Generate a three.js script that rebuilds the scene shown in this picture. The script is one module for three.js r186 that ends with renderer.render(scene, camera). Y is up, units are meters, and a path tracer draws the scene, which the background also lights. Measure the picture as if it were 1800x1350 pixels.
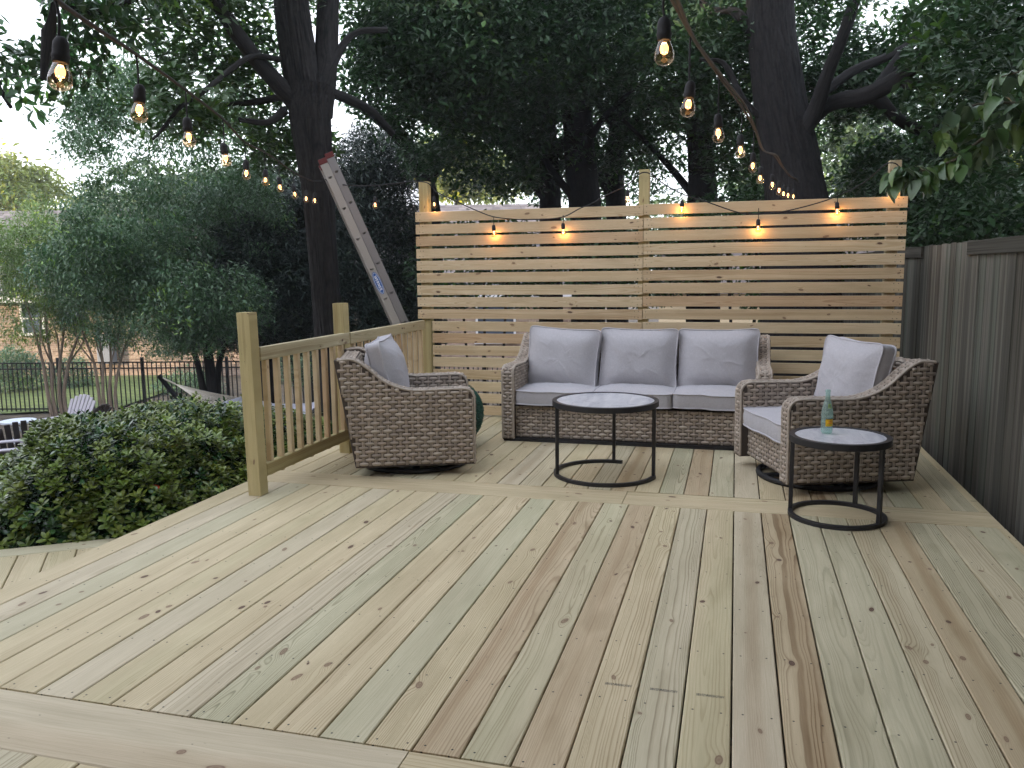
import * as THREE from 'three';
import { mergeGeometries, mergeVertices, toCreasedNormals } from 'three/addons/utils/BufferGeometryUtils.js';
import { RoundedBoxGeometry } from 'three/addons/geometries/RoundedBoxGeometry.js';

// ---------------------------------------------------------------- camera, sky, sun, exposure
const scene = new THREE.Scene();
const rad = (d) => d * Math.PI / 180, V = (x, y, z) => new THREE.Vector3(x, y, z);
const EYE = V(0, 1.38, 0), YAW = rad(15.28), PITCH = rad(-7.95), ROLL = rad(-0.65), FOCAL = 1440;
const camera = new THREE.PerspectiveCamera(2 * Math.atan(675 / FOCAL) * 180 / Math.PI, 4 / 3, 0.05, 400);
camera.rotation.order = 'YXZ';
camera.rotation.set(PITCH, YAW, ROLL);
camera.position.copy(EYE);
camera.updateMatrixWorld();

const sunDir = V(-0.65, 0.15, 0.74).normalize();
{
  const w = 512, h = 256, data = new Float32Array(w * h * 4), d = V(0, 0, 0);
  for (let y = 0; y < h; y++) for (let x = 0; x < w; x++) {
    const el = ((y + 0.5) / h - 0.5) * Math.PI, az = ((x + 0.5) / w - 0.5) * 2 * Math.PI;
    d.set(Math.cos(el) * Math.cos(az), Math.sin(el), Math.cos(el) * Math.sin(az));
    const up = Math.max(0, Math.sin(el)), near = Math.max(0, d.dot(sunDir));
    const k = Math.pow(1 - up, 2.2), glow = Math.pow(near, 2.5), s = 1.12 + 1.3 * glow;
    const o = (y * w + x) * 4;
    data[o] = (0.90 * (1 - k) + 1.36 * k) * s + 0.25 * glow;
    data[o + 1] = (0.98 * (1 - k) + 1.39 * k) * s + 0.12 * glow;
    data[o + 2] = (1.16 * (1 - k) + 1.48 * k) * s;
    data[o + 3] = 1;
  }
  const sky = new THREE.DataTexture(data, w, h, THREE.RGBAFormat, THREE.FloatType);
  sky.mapping = THREE.EquirectangularReflectionMapping;
  sky.magFilter = THREE.LinearFilter; sky.minFilter = THREE.LinearFilter; sky.wrapS = THREE.RepeatWrapping;
  sky.needsUpdate = true;
  scene.background = sky;
  scene.environment = sky;
}
const sun = new THREE.DirectionalLight(new THREE.Color(1, 0.8, 0.56), 4.6);
sun.position.copy(sunDir).multiplyScalar(60).add(V(-4, 0, -10));
sun.target.position.set(-4, 0, -10);
sun.castShadow = true; sun.shadow.radius = 1.5;
sun.shadow.mapSize.set(4096, 4096);
Object.assign(sun.shadow.camera, { left: -45, right: 45, top: 30, bottom: -30, near: 1, far: 150 });
scene.add(sun, sun.target);
scene.fog = new THREE.FogExp2(new THREE.Color(0.78, 0.86, 0.95), 0.0016);
const EXPOSURE = 1.62;

// ---------------------------------------------------------------- helpers
let seed = 1;
const srand = (s) => { seed = (s * 2654435761) >>> 0 || 1; };
function rnd() { seed |= 0; seed = seed + 0x6D2B79F5 | 0; let t = Math.imul(seed ^ seed >>> 15, 1 | seed); t = t + Math.imul(t ^ t >>> 7, 61 | t) ^ t; return ((t ^ t >>> 14) >>> 0) / 4294967296; }
const rr = (a, b) => a + (b - a) * rnd(), gauss = () => (rnd() + rnd() + rnd() - 1.5) * 1.15;
const clamp = (x, a = 0, b = 1) => Math.min(b, Math.max(a, x)), lerp = (a, b, t) => a + (b - a) * t;
const sst = (a, b, x) => { const t = clamp((x - a) / (b - a)); return t * t * (3 - 2 * t); };
const HT = new Float32Array(65536); srand(77); for (let i = 0; i < 65536; i++) HT[i] = rnd();
const h2 = (x, y) => HT[(Math.imul(x, 374761) + Math.imul(y, 668265) ^ (x << 7) ^ (y << 3)) & 65535];
function n2(x, y) { const i = Math.floor(x), j = Math.floor(y); let u = x - i, v = y - j; u = u * u * (3 - 2 * u); v = v * v * (3 - 2 * v); const a = h2(i, j), b = h2(i + 1, j), c = h2(i, j + 1), d = h2(i + 1, j + 1); return (a + (b - a) * u + (c + (d - c) * u - a - (b - a) * u) * v) * 2 - 1; }
const h3 = (x, y, z) => HT[(Math.imul(x, 374761) + Math.imul(y, 668265) + Math.imul(z, 912271) ^ (z << 5) ^ (x << 9)) & 65535];
function n3(x, y, z) { const i = Math.floor(x), j = Math.floor(y), k = Math.floor(z); let u = x - i, v = y - j, w = z - k; u = u * u * (3 - 2 * u); v = v * v * (3 - 2 * v); w = w * w * (3 - 2 * w); const L = (k) => lerp(lerp(h3(i, j, k), h3(i + 1, j, k), u), lerp(h3(i, j + 1, k), h3(i + 1, j + 1, k), u), v); return lerp(L(k), L(k + 1), w) * 2 - 1; }
const fbm = (x, y, o = 4) => { let a = 0.5, s = 0; for (let i = 0; i < o; i++) { s += a * n2(x, y); x = x * 2.03 + 17.1; y = y * 2.03 + 9.7; a *= 0.5; } return s; };
// where a point of the photograph lies at a given distance, height or plane
const ray = (px, py) => V((px - 900) / FOCAL, -(py - 675) / FOCAL, -1).applyQuaternion(camera.quaternion);
const at = (px, py, D) => { const d = ray(px, py); return EYE.clone().addScaledVector(d, D / Math.hypot(d.x, d.z)); };
const onZ = (px, py, z) => { const d = ray(px, py); return EYE.clone().addScaledVector(d, z / d.z); };
const onY = (px, py, y) => { const d = ray(px, py); return EYE.clone().addScaledVector(d, (y - EYE.y) / d.y); };

const used = {};
const numbered = (name) => { const n = used[name] = (used[name] ?? -1) + 1; return n ? name + '_' + String(n).padStart(3, '0') : name; };
function info(o, label, category, group, kind) { if (label) o.userData.label = label; if (category) o.userData.category = category; if (group) o.userData.group = group; if (kind) o.userData.kind = kind; return o; }
function thing(name, label, category, pos = V(0, 0, 0), turn = 0, group) { const o = new THREE.Group(); o.name = numbered(name); o.position.copy(pos); o.rotation.y = turn; scene.add(o); return info(o, label, category, group); }
function structure(name, label) { const o = new THREE.Group(); o.name = numbered(name); scene.add(o); return info(o, label, null, null, 'structure'); }
function part(name, geo, mat, parent, label) { const m = new THREE.Mesh(Array.isArray(geo) ? merge(geo) : geo, mat); m.name = name; m.castShadow = m.receiveShadow = true; parent.add(m); if (label) m.userData.label = label; return m; }
function merge(list) { const keep = ['position', 'normal', 'uv', 'color'].filter((k) => list.every((g) => g.attributes[k])); return mergeGeometries(list.map((g) => { const n = g.index ? g.toNonIndexed() : g.clone(); for (const k of Object.keys(n.attributes)) if (!keep.includes(k)) n.deleteAttribute(k); n.morphAttributes = {}; return n; })); }
const std = (o) => new THREE.MeshStandardMaterial({ roughness: 0.8, metalness: 0, ...o });
const srgb = (r, g, b) => new THREE.Color().setRGB(r / 255, g / 255, b / 255, THREE.SRGBColorSpace);
function tex(w, h, data, color = true) { const t = new THREE.DataTexture(data, w, h, THREE.RGBAFormat); t.magFilter = THREE.LinearFilter; t.minFilter = THREE.LinearMipmapLinearFilter; t.generateMipmaps = true; t.wrapS = t.wrapT = THREE.RepeatWrapping; if (color) t.colorSpace = THREE.SRGBColorSpace; t.needsUpdate = true; return t; }
function paint(w, h, f) { const d = new Uint8Array(w * h * 4), c = [0, 0, 0]; for (let y = 0; y < h; y++) for (let x = 0; x < w; x++) { f(x / w, y / h, c, x, y); const o = (y * w + x) * 4; d[o] = clamp(c[0], 0, 255); d[o + 1] = clamp(c[1], 0, 255); d[o + 2] = clamp(c[2], 0, 255); d[o + 3] = 255; } return tex(w, h, d); }
const box = (w, h, d, x = 0, y = 0, z = 0) => new THREE.BoxGeometry(w, h, d).translate(x, y, z);
function tube(pts, r, seg = 24, rs = 8, closed = false) { return new THREE.TubeGeometry(new THREE.CatmullRomCurve3(pts, closed, 'centripetal'), seg, r, rs, closed); }
function bar(a, b, w, h = w) { const d = b.clone().sub(a), g = new THREE.BoxGeometry(w, h, d.length()); g.applyQuaternion(new THREE.Quaternion().setFromUnitVectors(V(0, 0, 1), d.normalize())); return g.translate((a.x + b.x) / 2, (a.y + b.y) / 2, (a.z + b.z) / 2); }
function rod(a, b, r, n = 8) { const d = b.clone().sub(a), g = new THREE.CylinderGeometry(r, r, d.length(), n); g.applyQuaternion(new THREE.Quaternion().setFromUnitVectors(V(0, 1, 0), d.normalize())); return g.translate((a.x + b.x) / 2, (a.y + b.y) / 2, (a.z + b.z) / 2); }
const groundY = (x, z) => { const t = -0.68 * x - 0.73 * z; return -0.38 - 0.145 * clamp(t - 5, 0, 10.6) + 0.035 * n2(x * 0.7, z * 0.7); };

// ---------------------------------------------------------------- sawn timber: rings cut by the face, knots, streaks, nails
const PAL = {
  tan: [[195, 180, 146], [154, 134, 100]], brown: [[184, 166, 134], [140, 118, 88]], green: [[186, 178, 148], [134, 128, 100]], pink: [[190, 177, 150], [148, 128, 104]], grey: [[192, 180, 152], [150, 136, 110]], olive: [[189, 178, 147], [142, 128, 98]],
  slat: [[208, 187, 151], [170, 138, 100]], slatpale: [[212, 193, 158], [184, 154, 114]], slatred: [[202, 174, 138], [164, 126, 90]], post: [[184, 170, 124], [146, 130, 86]],
};
function timber(d, TW, y0, h, L, w, sd, o) {
  srand(sd * 7 + 3);
  const [E, Lw] = PAL[o.pal], mPx = L / TW, mPy = w / h, pith = rr(-0.35, 1.35) * w, dep = rr(0.012, 0.05) * (w / 0.14), sp = rr(0.0042, 0.0085) * (o.ring ?? 1), str = rr(0.55, 1) * (o.contrast ?? 1), ph = rnd() * 50;
  const knots = [], nk = o.knots ?? Math.floor(rr(0.6, 3.4) * L / 2.7), heart = o.heart ?? (rnd() < 0.3 ? rr(0.5, 1) : 0), hx = rr(0.2, 0.8) * w, hw = rr(0.12, 0.28) * w, gw = rr(0, 1), flat = rnd() < 0.25 ? 0.35 : 1;
  for (let i = 0; i < nk; i++) knots.push([rr(0.03, 0.97) * L, rr(0.12, 0.88) * w, rr(0.004, 0.0115) * Math.min(1, w / 0.11), rnd() < 0.25 ? 1 : 0.55, rr(1.2, 2.8), rr(-0.5, 0.5)]);
  const marks = []; for (let i = 0, n = Math.floor(L * rr(1, 3)); i < n; i++) marks.push([rnd() * L, rr(0.05, 0.95) * w, rr(0.004, 0.018), rr(0.0008, 0.0022), rr(0.2, 0.6)]);
  for (let i = 0, n = Math.floor(L * rr(1, 4)); i < n; i++) marks.push([rnd() * L, rr(0.08, 0.92) * w, rr(0.002, 0.005), rr(0.0015, 0.003), rr(0.35, 0.8)]);
  const nails = []; if (o.nails) for (const v of o.nails) for (const u of o.nailU) nails.push([v + gauss() * 0.006, u * w + gauss() * 0.004]);
  for (let x = 0; x < TW; x++) {
    const v = (x + 0.5) * mPx, px = pith + 0.022 * n2(v * 0.9 + ph, sd) + 0.006 * n2(v * 4 + ph, sd + 9), dd = dep + 0.022 * n2(v * 1.1 + ph, sd + 31) + 0.006 * n2(v * 3.1, sd + 3), kn = knots.filter((k) => Math.abs(k[0] - v) < 0.2), mk = marks.filter((m) => Math.abs(m[0] - v) < 0.03), nl = nails.filter((m) => Math.abs(m[0] - v) < 0.01);
    for (let y = 0; y < h; y++) {
      const u = (y + 0.5) * mPy;
      let r = Math.hypot(u - px, dd) + 0.0022 * n2(u * 34 + ph, v * 7) + 0.0007 * n2(u * 120, v * 22 + ph), kd = 9, kr = 0;
      let dark = 0;
      for (const k of kn) {
        const a = (v - k[0]), b = (u - k[1]) + k[5] * a * 0.5, q = Math.hypot(a / 1.9, b) / (k[2] * 2.3);
        if (q < 4) r += (u > k[1] ? 1 : -1) * (k[1] > px ? 1 : -1) * 0.0 + k[2] * 1.9 * Math.exp(-q * q * 0.55) * (dd > 0.03 ? 1 : -1);
        const e = Math.hypot(a / k[4], b) / k[2]; if (e < kd) { kd = e; kr = k[3]; }
      }
      const ringf = r / sp + 2.2 * n2(r * 42 + ph, sd * 1.7), t = ringf - Math.floor(ringf);
      let late = sst(0.35, 0.86, t) * (1 - sst(0.9, 1, t)); late = late * late * str * flat * (0.75 + 0.25 * n2(v * 3, u * 30 + ph));
      const fib = 4.5 * n2(u * 1100, v * 26 + ph) + 4 * n2(u * 420 + ph, v * 7), blot = 7 * n2(u * 9 + ph, v * 1.7) + 5 * n2(u * 30, v * 6 + ph) - 9 * sst(0.25, 0.8, n2(u * 16 + sd, v * 5 + ph)) * sst(0, 0.6, n2(v * 2.3, ph));
      const gr = gw * (0.5 + 0.5 * n2(u * 12 + ph, v * 0.8 + 7)) * 5, hb = heart * Math.exp(-Math.pow((u - hx - 0.012 * n2(v * 1.4, ph)) / hw, 4)) * (0.7 + 0.3 * n2(v * 2.1, sd));
      let R = lerp(E[0], Lw[0], late), G = lerp(E[1], Lw[1], late), B = lerp(E[2], Lw[2], late);
      R += fib + blot - gr - hb * 20; G += fib + blot - hb * 25; B += fib + blot - gr * 0.6 - hb * 26;
      if (kd < 2.6) { // halo and body of a knot
        const halo = Math.exp(-Math.pow((kd - 1.0) * 1.5, 2)) * 0.35 * kr, core = 1 - sst(0.78, 1.05, kd), ringk = 0.5 + 0.5 * Math.sin(kd * 9), rim = Math.exp(-Math.pow((kd - 0.95) * 9, 2));
        const dk = kr > 0.9 ? 1 : 0.45, a = core * (0.3 + 0.45 * dk + 0.2 * ringk) + halo * 0.45 + rim * (0.25 + 0.4 * dk);
        R = lerp(R, lerp(122, 74, dk), a * 0.85); G = lerp(G, lerp(98, 56, dk), a * 0.9); B = lerp(B, lerp(74, 42, dk), a * 0.9);
      }
      for (const m of mk) { const a = Math.abs(v - m[0]) / m[2], b = Math.abs(u - m[1]) / m[3]; if (a < 1 && b < 1) dark = Math.max(dark, m[4] * (1 - a) * (1 - b)); }
      for (const m of nl) { const e = Math.hypot(v - m[0], u - m[1]); if (e < 0.006) dark = Math.max(dark, 0.85 * (1 - sst(0.0018, 0.0042, e))); }
      if (o.stamp && v > o.stamp && v < o.stamp + 0.05 && u > w * 0.25 && u < w * 0.85) { const sx = (v - o.stamp) / 0.05; if (sx > 0.3 && sx < 0.62) dark = Math.max(dark, 0.5 * (0.55 + 0.45 * Math.sign(n2(u * 900, v * 500)))); }
      R *= 1 - dark; G *= 1 - dark * 0.97; B *= 1 - dark * 0.93;
      const i = ((y0 + y) * TW + x) * 4; d[i] = clamp(R, 0, 255); d[i + 1] = clamp(G, 0, 255); d[i + 2] = clamp(B, 0, 255); d[i + 3] = 255;
    }
  }
}
function timberAtlas(TW, TH, rows) { const d = new Uint8Array(TW * TH * 4); let y = 0; const at = []; rows.forEach((o, i) => { timber(d, TW, y, o.h, o.L, o.w, o.sd ?? i + 11, o); at.push([(y + 1.5) / TH, (y + o.h - 1.5) / TH]); y += o.h; }); const t = tex(TW, TH, d); t.wrapS = t.wrapT = THREE.ClampToEdgeWrapping; return { map: t, rows: at, mat: std({ map: t, bumpMap: t, bumpScale: 0.0008, roughness: 0.72 }) }; }
// an eased plank: length on x, width on z, face up at y = 0, thickness down
function plank(L, w, t, [v0, v1], u0 = 0, u1 = 1, e = 0.0035, cup = 0) {
  const s = [[-w / 2, -t + e], [-w / 2, -e], [-w / 2 + e, 0], [0, cup], [w / 2 - e, 0], [w / 2, -e], [w / 2, -t + e], [w / 2 - e, -t], [-w / 2 + e, -t]];
  const vv = [v0, v0, v0 + (v1 - v0) * e / w, (v0 + v1) / 2, v1 - (v1 - v0) * e / w, v1, v1, v1, v0], P = [], U = [], n = s.length, x0 = -L / 2, x1 = L / 2;
  for (let i = 0; i < n; i++) {
    const j = (i + 1) % n, [za, ya] = s[i], [zb, yb] = s[j], va = vv[i], vb = vv[j];
    P.push(x0, ya, za, x0, yb, zb, x1, yb, zb, x0, ya, za, x1, yb, zb, x1, ya, za); U.push(u0, va, u0, vb, u1, vb, u0, va, u1, vb, u1, va);
  }
  for (let i = 1; i < n - 1; i++) for (const [x, A, B, C, u] of [[x0, 0, i + 1, i, u0], [x1, 0, i, i + 1, u1]]) for (const k of [A, B, C]) { P.push(x, s[k][1], s[k][0]); U.push(lerp(u, 1 - u, 0.012 * (1 + s[k][1] / t)), lerp(v0, v1, 0.5 + s[k][0] / w)); }
  const g = new THREE.BufferGeometry(); g.setAttribute('position', new THREE.Float32BufferAttribute(P, 3)); g.setAttribute('uv', new THREE.Float32BufferAttribute(U, 2)); g.computeVertexNormals(); return g;
}
// ---------------------------------------------------------------- the deck
const NAILS = [0.03, 0.43, 0.84, 1.25, 1.65, 2.06, 2.46, 2.82], NU = [0.2, 0.8];
srand(5);
const deckPal = ['tan', 'grey', 'green', 'tan', 'tan', 'tan', 'grey', 'tan', 'tan', 'grey', 'green', 'tan', 'tan', 'green', 'tan'], deckPal2 = ['brown', 'olive', 'brown', 'tan', 'grey', 'tan', 'pink', 'brown', 'green', 'green', 'olive', 'brown', 'green', 'olive', 'green'];
const atlasA = timberAtlas(2048, 2048, deckPal.map((pal, i) => ({ h: 136, L: 2.9, w: 0.14, pal, sd: i + 21, nails: NAILS, nailU: NU, contrast: i < 8 ? 0.4 : 1.0, ring: i % 3 ? 1 : 1.7, heart: 0, knots: 2 + i % 3 })));
const atlasB = timberAtlas(2048, 2048, deckPal2.map((pal, i) => ({ h: 136, L: 2.9, w: 0.14, pal, sd: i + 61, nails: NAILS, nailU: NU, contrast: i === 5 ? 0.5 : 1.25, ring: [1.5, 1.2, 1.8, 1.7, 1.6, 1.5, 1, 1.6, 2.2, 2.6, 1.2, 1.3, 1.8, 2, 2.2][i], heart: [0.8, 0, 0.3, 0, 0, 0, 0.8, 0.9, 0, 0, 0.6, 0.9, 0, 0, 0][i], knots: 2 + (i * 5) % 4, stamp: [3, 4, 5].includes(i) ? 0.5 : 0 })));
const slatRows = [...Array(16)].map((_, i) => ({ h: 64, L: 2.15, w: 0.09, pal: ['slat', 'slatpale', 'slatpale', 'slat', 'slatpale', 'slat', 'slatred', 'slat'][i % 8], sd: i + 101, contrast: 0.75, ring: 1 + (i % 3) * 0.5, heart: i % 5 === 3 ? 0.7 : 0, knots: 2 + (i * 3) % 3, nails: [0.035, 0.07, 2.08, 2.115], nailU: [0.2, 0.75] }));
const trimRows = [['tan', 0.285, 288], ['grey', 0.285, 288], ['tan', 0.285, 288]].map(([pal, w, h], i) => ({ h, L: 2.9, w, pal, sd: i + 141, contrast: 0.85, ring: 2.2, knots: 6 }));
const postRows = [0, 1, 2, 3, 4, 5].map((i) => ({ h: 96, L: 1.6, w: 0.09, pal: i % 2 ? 'post' : 'olive', sd: i + 161, contrast: 0.7, ring: 1.3, knots: 3 }));
const atlasC = timberAtlas(2048, 1024, slatRows);
const atlasD = timberAtlas(2048, 1440, [...trimRows, ...postRows]);
const TRIM = (i) => atlasD.rows[i % 3], POST = (i) => atlasD.rows[3 + i % 6];

const deck = structure('wooden_deck', 'broad new pine deck of pale tan and greenish boards');
{
  srand(9);
  const PITCHX = 0.1495, x0 = 0.02 + PITCHX / 2, zF = -2.05, zD0 = -4.70, zD1 = -4.99, zBack = -7.42;
  const place = (g, mat, x, z, y = 0) => { g.rotateY(Math.PI / 2); g.rotateZ(gauss() * 0.004); g.translate(x, y + gauss() * 0.0008, z); return part('deck_board', g, mat, deck); };
  for (let k = -21; k <= 8; k++) {
    const x = x0 + k * PITCHX; let w = 0.1438; if (x > 1.335) continue;
    const i = k + 21, A = i < 15 ? atlasA : atlasB, row = A.rows[i % 15];
    const w2 = w + gauss() * 0.0015;
    place(plank(zF - zD0 - 0.006, w2, 0.026, row, 0, (zF - zD0) / 2.9), A.mat, x, (zF + zD0) / 2);                       // front bay
    const j = (i * 7 + 4) % 30, A2 = j < 15 ? atlasA : atlasB, u = 0.12 * (i % 2);
    place(plank(zD1 - zBack - 0.006, w2, 0.026, A2.rows[j % 15].slice().reverse(), u + (zD1 - zBack) / 2.9, u), A2.mat, x, (zD1 + zBack) / 2); // back bay
    const m = (i * 11 + 2) % 30, A3 = m < 15 ? atlasA : atlasB;
    place(plank(2.6, w2, 0.026, A3.rows[m % 15], 0, 0.9), A3.mat, x, -1.76 + 1.3);                                        // towards the house
  }
  for (const [x, w, za, zb, r] of [[1.378, 0.052, zF, zD0, 3], [1.378, 0.052, zD1, zBack, 5], [-3.12, 0.0, 0, 0, 0]]) if (w) place(plank(za - zb - 0.006, w, 0.026, atlasB.rows[r], 0.1, 0.95), atlasB.mat, x, (za + zb) / 2);
  const cross = (xa, xb, z, w, r, flip) => { const g = plank(xb - xa - 0.004, w, 0.028, flip ? TRIM(r).slice().reverse() : TRIM(r), 0, (xb - xa) / 2.9); g.translate((xa + xb) / 2, 0.001, z); part('divider_board', g, atlasD.mat, deck); };
  cross(-3.14, -0.62, (zD0 + zD1) / 2, 0.283, 0); cross(-0.62, 1.40, (zD0 + zD1) / 2, 0.283, 2, true);
  cross(-3.14, -0.88, -1.905, 0.283, 1); cross(-0.88, 1.40, -1.905, 0.283, 2);
  // rim and joists underneath
  const rim = (a, b, r) => { const L = a.distanceTo(b), g = plank(L, 0.24, 0.038, TRIM(r), 0, Math.min(1, L / 2.9)); g.rotateX(-Math.PI / 2); g.rotateY(Math.atan2(-(b.z - a.z), b.x - a.x)); g.translate((a.x + b.x) / 2, -0.148, (a.z + b.z) / 2); part('rim_board', g, atlasD.mat, deck); };
  rim(V(-3.10, 0, 0.8), V(-3.10, 0, -3.3), 0); rim(V(-3.10, 0, -3.3), V(-3.10, 0, -7.4), 1); rim(V(1.37, 0, 0.8), V(1.37, 0, -7.4), 2); rim(V(-3.1, 0, -7.4), V(1.37, 0, -7.4), 0);
  const joist = std({ color: srgb(120, 105, 80) }), js = [];
  for (let z = -7.2; z < 0.8; z += 0.405) js.push(box(4.4, 0.19, 0.038, -0.87, -0.13, z));
  part('joist', js, joist, deck, null).userData.kind = 'stuff';
}
// the lower platform at the left
{
  const low = structure('lower_deck', 'lower pine platform with a border board beside the shrubs');
  srand(31);
  const Y = -0.17, o = V(-3.47, Y, -3.93), e = V(-0.835, 0, 0.55).normalize(), b = V(0.62, 0, 0.785).normalize();
  const lay = (p, q, w, A, row, name) => { const L = p.distanceTo(q), g = plank(L, w, 0.026, row, 0, Math.min(1, L / 2.9)); g.rotateY(Math.atan2(-(q.z - p.z), q.x - p.x)); g.translate((p.x + q.x) / 2, Y + (name === 'border_board' ? 0.001 : 0), (p.z + q.z) / 2); part(name, g, A.mat, low); };
  const inw = b.clone();
  const p0 = o.clone().addScaledVector(e, -0.55).addScaledVector(inw, 0.07), p1 = o.clone().addScaledVector(e, 2.3).addScaledVector(inw, 0.07);
  lay(p0, p1, 0.14, atlasA, atlasA.rows[2], 'border_board');
  for (let i = 0; i < 16; i++) { const s = o.clone().addScaledVector(e, -0.42 + i * 0.148).addScaledVector(inw, 0.146); const q = s.clone().addScaledVector(b, 2.2); if (q.x > -2.95) { const f = (-2.95 - s.x) / (q.x - s.x); if (f < 0.1) continue; q.lerpVectors(s, q, f); } lay(s, q, 0.141, atlasA, atlasA.rows[(i * 4 + 3) % 8], 'deck_board'); }
}
// ---------------------------------------------------------------- railing at the left
{
  const rail = thing('deck_railing', 'pale pine deck railing with square posts and balusters along the left edge', 'railing');
  const post = (x, z, h, r, lean) => { const g = plank(h, 0.089, 0.089, POST(r), 0.02, 0.02 + h / 1.6, 0.004); g.translate(h / 2, 0.0445, 0); g.rotateZ(Math.PI / 2); g.rotateY(Math.PI / 2); g.rotateZ(lean); g.translate(x, 0, z); part('railing_post', g, atlasD.mat, rail); };
  post(-2.865, -4.41, 1.14, 1, 0.012); post(-2.865, -5.64, 1.145, 3, 0.008);
  const rl = (za, zb, y0, y1, r) => { const L = za - zb, g = plank(L, y1 - y0, 0.038, POST(r), 0, L / 1.6, 0.004); g.rotateX(Math.PI / 2); g.rotateY(Math.PI / 2); g.translate(-2.822, (y0 + y1) / 2, (za + zb) / 2); return g; };
  srand(41);
  [[-4.456, -5.665, 0.838, 0.922, 0.107, 0.19, 0], [-5.686, -7.235, 0.832, 0.918, 0.105, 0.188, 2]].forEach(([za, zb, t0, t1, b0, b1, r], s) => {
    part('top_rail', rl(za, zb, t0, t1, r), atlasD.mat, rail); part('bottom_rail', rl(za, zb, b0, b1, r + 3), atlasD.mat, rail);
    const n = s ? 12 : 9, z0 = za - 0.075;
    for (let i = 0; i < n; i++) {
      const z = lerp(z0, zb + (s ? 0.06 : 0.11), i / (n - 1)), h = 0.775, row = atlasC.rows[(i * 5 + s * 3) % 16], v = (i % 3) / 3, span = (row[1] - row[0]) * 0.42;
      const g = plank(h, 0.036, 0.036, [row[0] + span * 0.3, row[0] + span * 1.3], 0.1 + v * 0.5, 0.1 + v * 0.5 + 0.36, 0.004); g.rotateZ(Math.PI / 2); g.rotateY(gauss() * 0.03); g.rotateX(gauss() * 0.004); g.translate(-2.862, 0.49 + gauss() * 0.006, z);
      part('baluster', g, atlasC.mat, rail);
    }
  });
}
// ---------------------------------------------------------------- the slatted privacy screen
{
  const scr = thing('privacy_screen', 'tall horizontal slat pine screen behind the sofa', 'privacy screen');
  srand(51);
  const zf = -7.312, zp = -7.338;
  for (let i = 0; i < 17; i++) for (const side of [0, 1]) {
    const xa = side ? -0.792 : i < 9 ? -2.918 : -2.775, xb = side ? 1.312 : -0.797, y = 1.877 - i * 0.1134 + (side ? 0.006 : 0) + gauss() * 0.002 - (side && i > 9 ? 0.004 : 0), k = (i * 7 + side * 5) % 16, row = atlasC.rows[k].slice();
    if ((i + side) % 3 === 0) row.reverse();
    const f = (i + side * 2) % 2, g = plank(xb - xa, 0.0895, 0.022, row, f ? 0 : (xb - xa) / 2.15, f ? (xb - xa) / 2.15 : 0, 0.002, gauss() * 0.0006);
    g.rotateX(Math.PI / 2); g.rotateZ(gauss() * 0.0007); g.translate((xa + xb) / 2, y, zf + gauss() * 0.001);
    part('slat', g, atlasC.mat, scr);
  }
  const post = (x, h, r) => { const H = h + 0.3, g = plank(H, 0.089, 0.089, POST(r), 0, 1, 0.004); g.translate(H / 2, 0.0445, 0); g.rotateZ(Math.PI / 2); g.rotateY(Math.PI / 2); g.translate(x, -0.3, zp - 0.0445 - 0.002); part('screen_post', g, atlasD.mat, scr); };
  post(-2.845, 2.205, 3); post(-0.795, 2.228, 1); post(1.215, 2.218, 4);
}
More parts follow.
